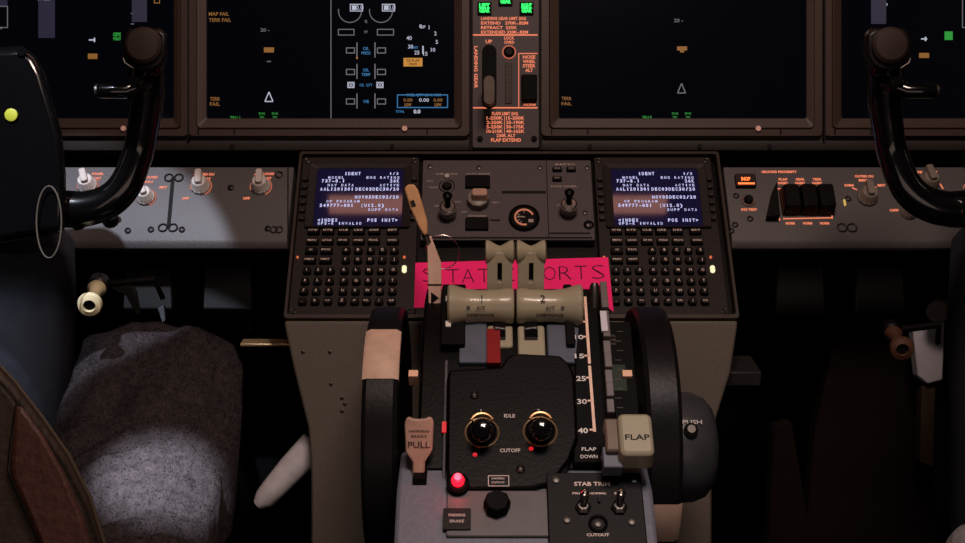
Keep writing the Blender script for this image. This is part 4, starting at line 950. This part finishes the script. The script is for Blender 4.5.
# skirt
ring = [j * (NU + 1) for j in range(NV, -1, -1)] + [i for i in range(1, NU + 1)] + [j * (NU + 1) + NU for j in range(1, NV + 1)] + [NV * (NU + 1) + i for i in range(NU - 1, 0, -1)]
cen = sum((Vector(p) for p in vs), Vector()) / len(vs)
sk = []
for q in ring: p = Vector(vs[q]); p2 = p + Vector((0, 0, -.09)) + (Vector((cen.x, cen.y, p.z)) - p) * .10; sk.append(p2)
n = len(ring); base = nb; vs += sk
for i in range(n): j = (i + 1) % n; fs_.append((ring[i], ring[j], base + j, base + i))
fs_.append(tuple(range(base, base + n)))
m.add(vs, fs_); cu_ = m.build('sheepskin_cushion', woolM, seat, sm=60)
# fleece fibres
m = MB(); tops = [vs[k] for k in range(nb)]
for _ in range(30000):
    i = random.random() * NU; j = random.random() * NV; a = int(j) * (NU + 1) + int(i)
    p = Vector(vs[a]).lerp(Vector(vs[a + 1]), i % 1).lerp(Vector(vs[a + NU + 1]).lerp(Vector(vs[a + NU + 2]), i % 1), j % 1)
    nn = (Vector(vs[a + 1]) - Vector(vs[a])).cross(Vector(vs[a + NU + 1]) - Vector(vs[a])); nn = -nn if nn.z < 0 else nn; nn.normalize()
    cl = noise.noise_vector(p * 38)
    dr = (nn + cl * .9 + Vector((random.uniform(-.4, .4), random.uniform(-.4, .4), random.uniform(-.2, .2)))).normalized(); ln = random.uniform(.0010, .0028)
    sd_ = dr.cross(Vector((random.random(), random.random(), .3))).normalized() * .0004
    b = len(m.v); m.v += [tuple(p - sd_), tuple(p + sd_), tuple(p + dr * ln)]; m.f.append((b, b + 1, b + 2))
fo = m.build('fleece_pile', woolM, cu_, sm=0); fo['kind'] = 'stuff'
m = MB(); c = cen; m.box(c.x - .05, c.y - .08, 0, c.x + .05, c.y + .05, c.z - .08); m.build('seat_pedestal', softblack, seat)
# leather back, near the camera
bd_ = [(-40, 352), (0, 368), (12, 382), (40, 418), (66, 455), (88, 498), (108, 560), (-60, 560)]
a = [P(x, y, .74) for x, y in bd_]; b = [P(x, y, .84) for x, y in bd_]; n = len(bd_)
m = MB(); m.add(a + b, [tuple(range(n)), tuple(reversed(range(n, 2 * n)))] + [(i, (i + 1) % n, n + (i + 1) % n, n + i) for i in range(n)]); sbk = m.build('seat_back', leathD, seat, .008)
bd2 = [(16, 404), (24, 408), (44, 436), (64, 472), (82, 515), (96, 560), (46, 560), (30, 520), (12, 478), (10, 468)]
a = [P(x, y, .732) for x, y in bd2]; b = [P(x, y, .742) for x, y in bd2]; n = len(bd2)
m = MB(); m.add(a + b, [tuple(range(n)), tuple(reversed(range(n, 2 * n)))] + [(i, (i + 1) % n, n + (i + 1) % n, n + i) for i in range(n)]); m.build('leather_panel', leathM, sbk, .003)
m = MB(); m.tube([P(x, y, .738) for x, y in ((18, 402), (12, 440), (9, 470), (14, 484), (30, 520), (48, 562))], [.0014] * 6, 8)
m.build('piping', mat('piping_dark', (34, 26, 24), .5), sbk)
m = MB(); m.tube([P(x, y, .7355) for x, y in ((0, 366), (14, 381), (42, 417), (68, 454), (90, 497), (110, 562))], [.0012] * 6, 8); m.build('piping', mat('piping_tan', (96, 80, 62), .6), sbk)
m = MB(); p = P(20, 560, .79); m.box(p.x - .06, p.y - .03, 0, p.x + .01, p.y + .03, p.z + .01); m.build('seat_frame', softblack, seat)
# right seat: only a pale sheepskin corner and dark front show
rs = thing('copilot_seat', 'right pilot seat showing only a pale fleece corner at the bottom right', 'seat')
m = MB(); O = P(978, 552, 1.02); m.lathe([(.001, .022), (.012, .02), (.022, .012), (.026, 0), (.024, -.03), (.02, -.06)], O, (0, -.3, 1), 24); cs = m.build('fleece_corner', mat('wool_pale', (176, 172, 178), .9, bump=1, scale=150), rs)
m = MB(); m.box(O.x - .012, O.y - .01, 0, O.x + .02, O.y + .02, O.z - .03); m.build('seat_leg', softblack, rs)
# ------------------------------------------------------------------ finish: put every thing's empty at its base
bpy.context.view_layer.update()
for e in THINGS:
    pts = []
    for c in e.children:
        if c.type == 'MESH':
            Mx = e.matrix_world @ Matrix.Translation(c.location)
            for q in c.bound_box: pts.append(Mx @ Vector(q))
    lo = Vector([min(p[i] for p in pts) for i in range(3)]); hi = Vector([max(p[i] for p in pts) for i in range(3)])
    base = Vector(((lo.x + hi.x) / 2, (lo.y + hi.y) / 2, lo.z)); dl = e.matrix_world.to_3x3().inverted() @ (base - e.matrix_world.translation)
    e.location = base
    for c in e.children: c.location = c.location - dl
# ================================================================== LIGHT
wd = bpy.data.worlds.new('night'); S.world = wd; wd.use_nodes = True
wd.node_tree.nodes['Background'].inputs[0].default_value = (.30, .34, .5, 1); wd.node_tree.nodes['Background'].inputs[1].default_value = .012
def light(name, kind, loc, target, energy, col, **kw):
    l = bpy.data.lights.new(name, kind); l.energy = energy; l.color = col
    for k_, v_ in kw.items(): setattr(l, k_, v_)
    o = bpy.data.objects.new(name, l); COL.objects.link(o); o.location = loc
    o.rotation_euler = (Vector(target) - Vector(loc)).to_track_quat('-Z', 'Y').to_euler(); return o
warm = (1, .74, .63)
sl0 = CAM + RT * .03 + UP * .905 + FW * 1.072
light('overhead_strip_lamp', 'AREA', sl0, sl0 - UP + FW * .2, 0.34, (1, .42, .28), shape='RECTANGLE', size=.66, size_y=.036)
light('cabin_lamp', 'AREA', (.15, .35, 2.1), (.15, 1.1, .8), 18, warm, shape='RECTANGLE', size=.5, size_y=.3)
light('rear_fill', 'AREA', (.1, -.3, .78), (.1, 1.2, .75), 1.8, warm, shape='RECTANGLE', size=1.1, size_y=.5)  # added fill behind the camera for aft-facing, downward surfaces
ml = CAM + RT * -.55 + UP * .87 + FW * .5
light('map_light', 'SPOT', ml, P(66, 312, 1.43), 88, (.78, .84, 1), spot_size=rad(19), spot_blend=.10, shadow_soft_size=.010)
light('seat_light', 'SPOT', (-.30, .55, 1.6), P(173, 527, 1.15), 330, (.84, .88, 1), spot_size=rad(6.2), spot_blend=.35, shadow_soft_size=.02)
light('side_light', 'SPOT', (-.75, .2, 1.0), P(25, 365, 1.25), 22, (.78, .84, 1), spot_size=rad(9), spot_blend=.4, shadow_soft_size=.02)
light('pedestal_fill', 'SPOT', (.25, .3, 1.8), P(560, 470, 1.05), 11, (.80, .87, 1), spot_size=rad(17), spot_blend=.7, shadow_soft_size=.03)  # added cool fill for the pedestal ledge and right trim wheel
light('parking_lamp_glow', 'POINT', RLO + FT.n * .018 - UP * .004, RLO, .026, (1, .05, .08), shadow_soft_size=.004)
# ================================================================== CAMERA
cam = bpy.data.cameras.new('camera'); cam.lens = FPX / 965 * 36; cam.sensor_width = 36; cam.clip_start = .02
co = bpy.data.objects.new('camera', cam); COL.objects.link(co); co.location = CAM; co.rotation_euler = (PI / 2 - PITCH, 0, 0); S.camera = co
S.view_settings.view_transform = 'Standard'; S.view_settings.look = 'None'; S.view_settings.exposure = 0; S.view_settings.gamma = 1; S.view_settings.use_curve_mapping = False
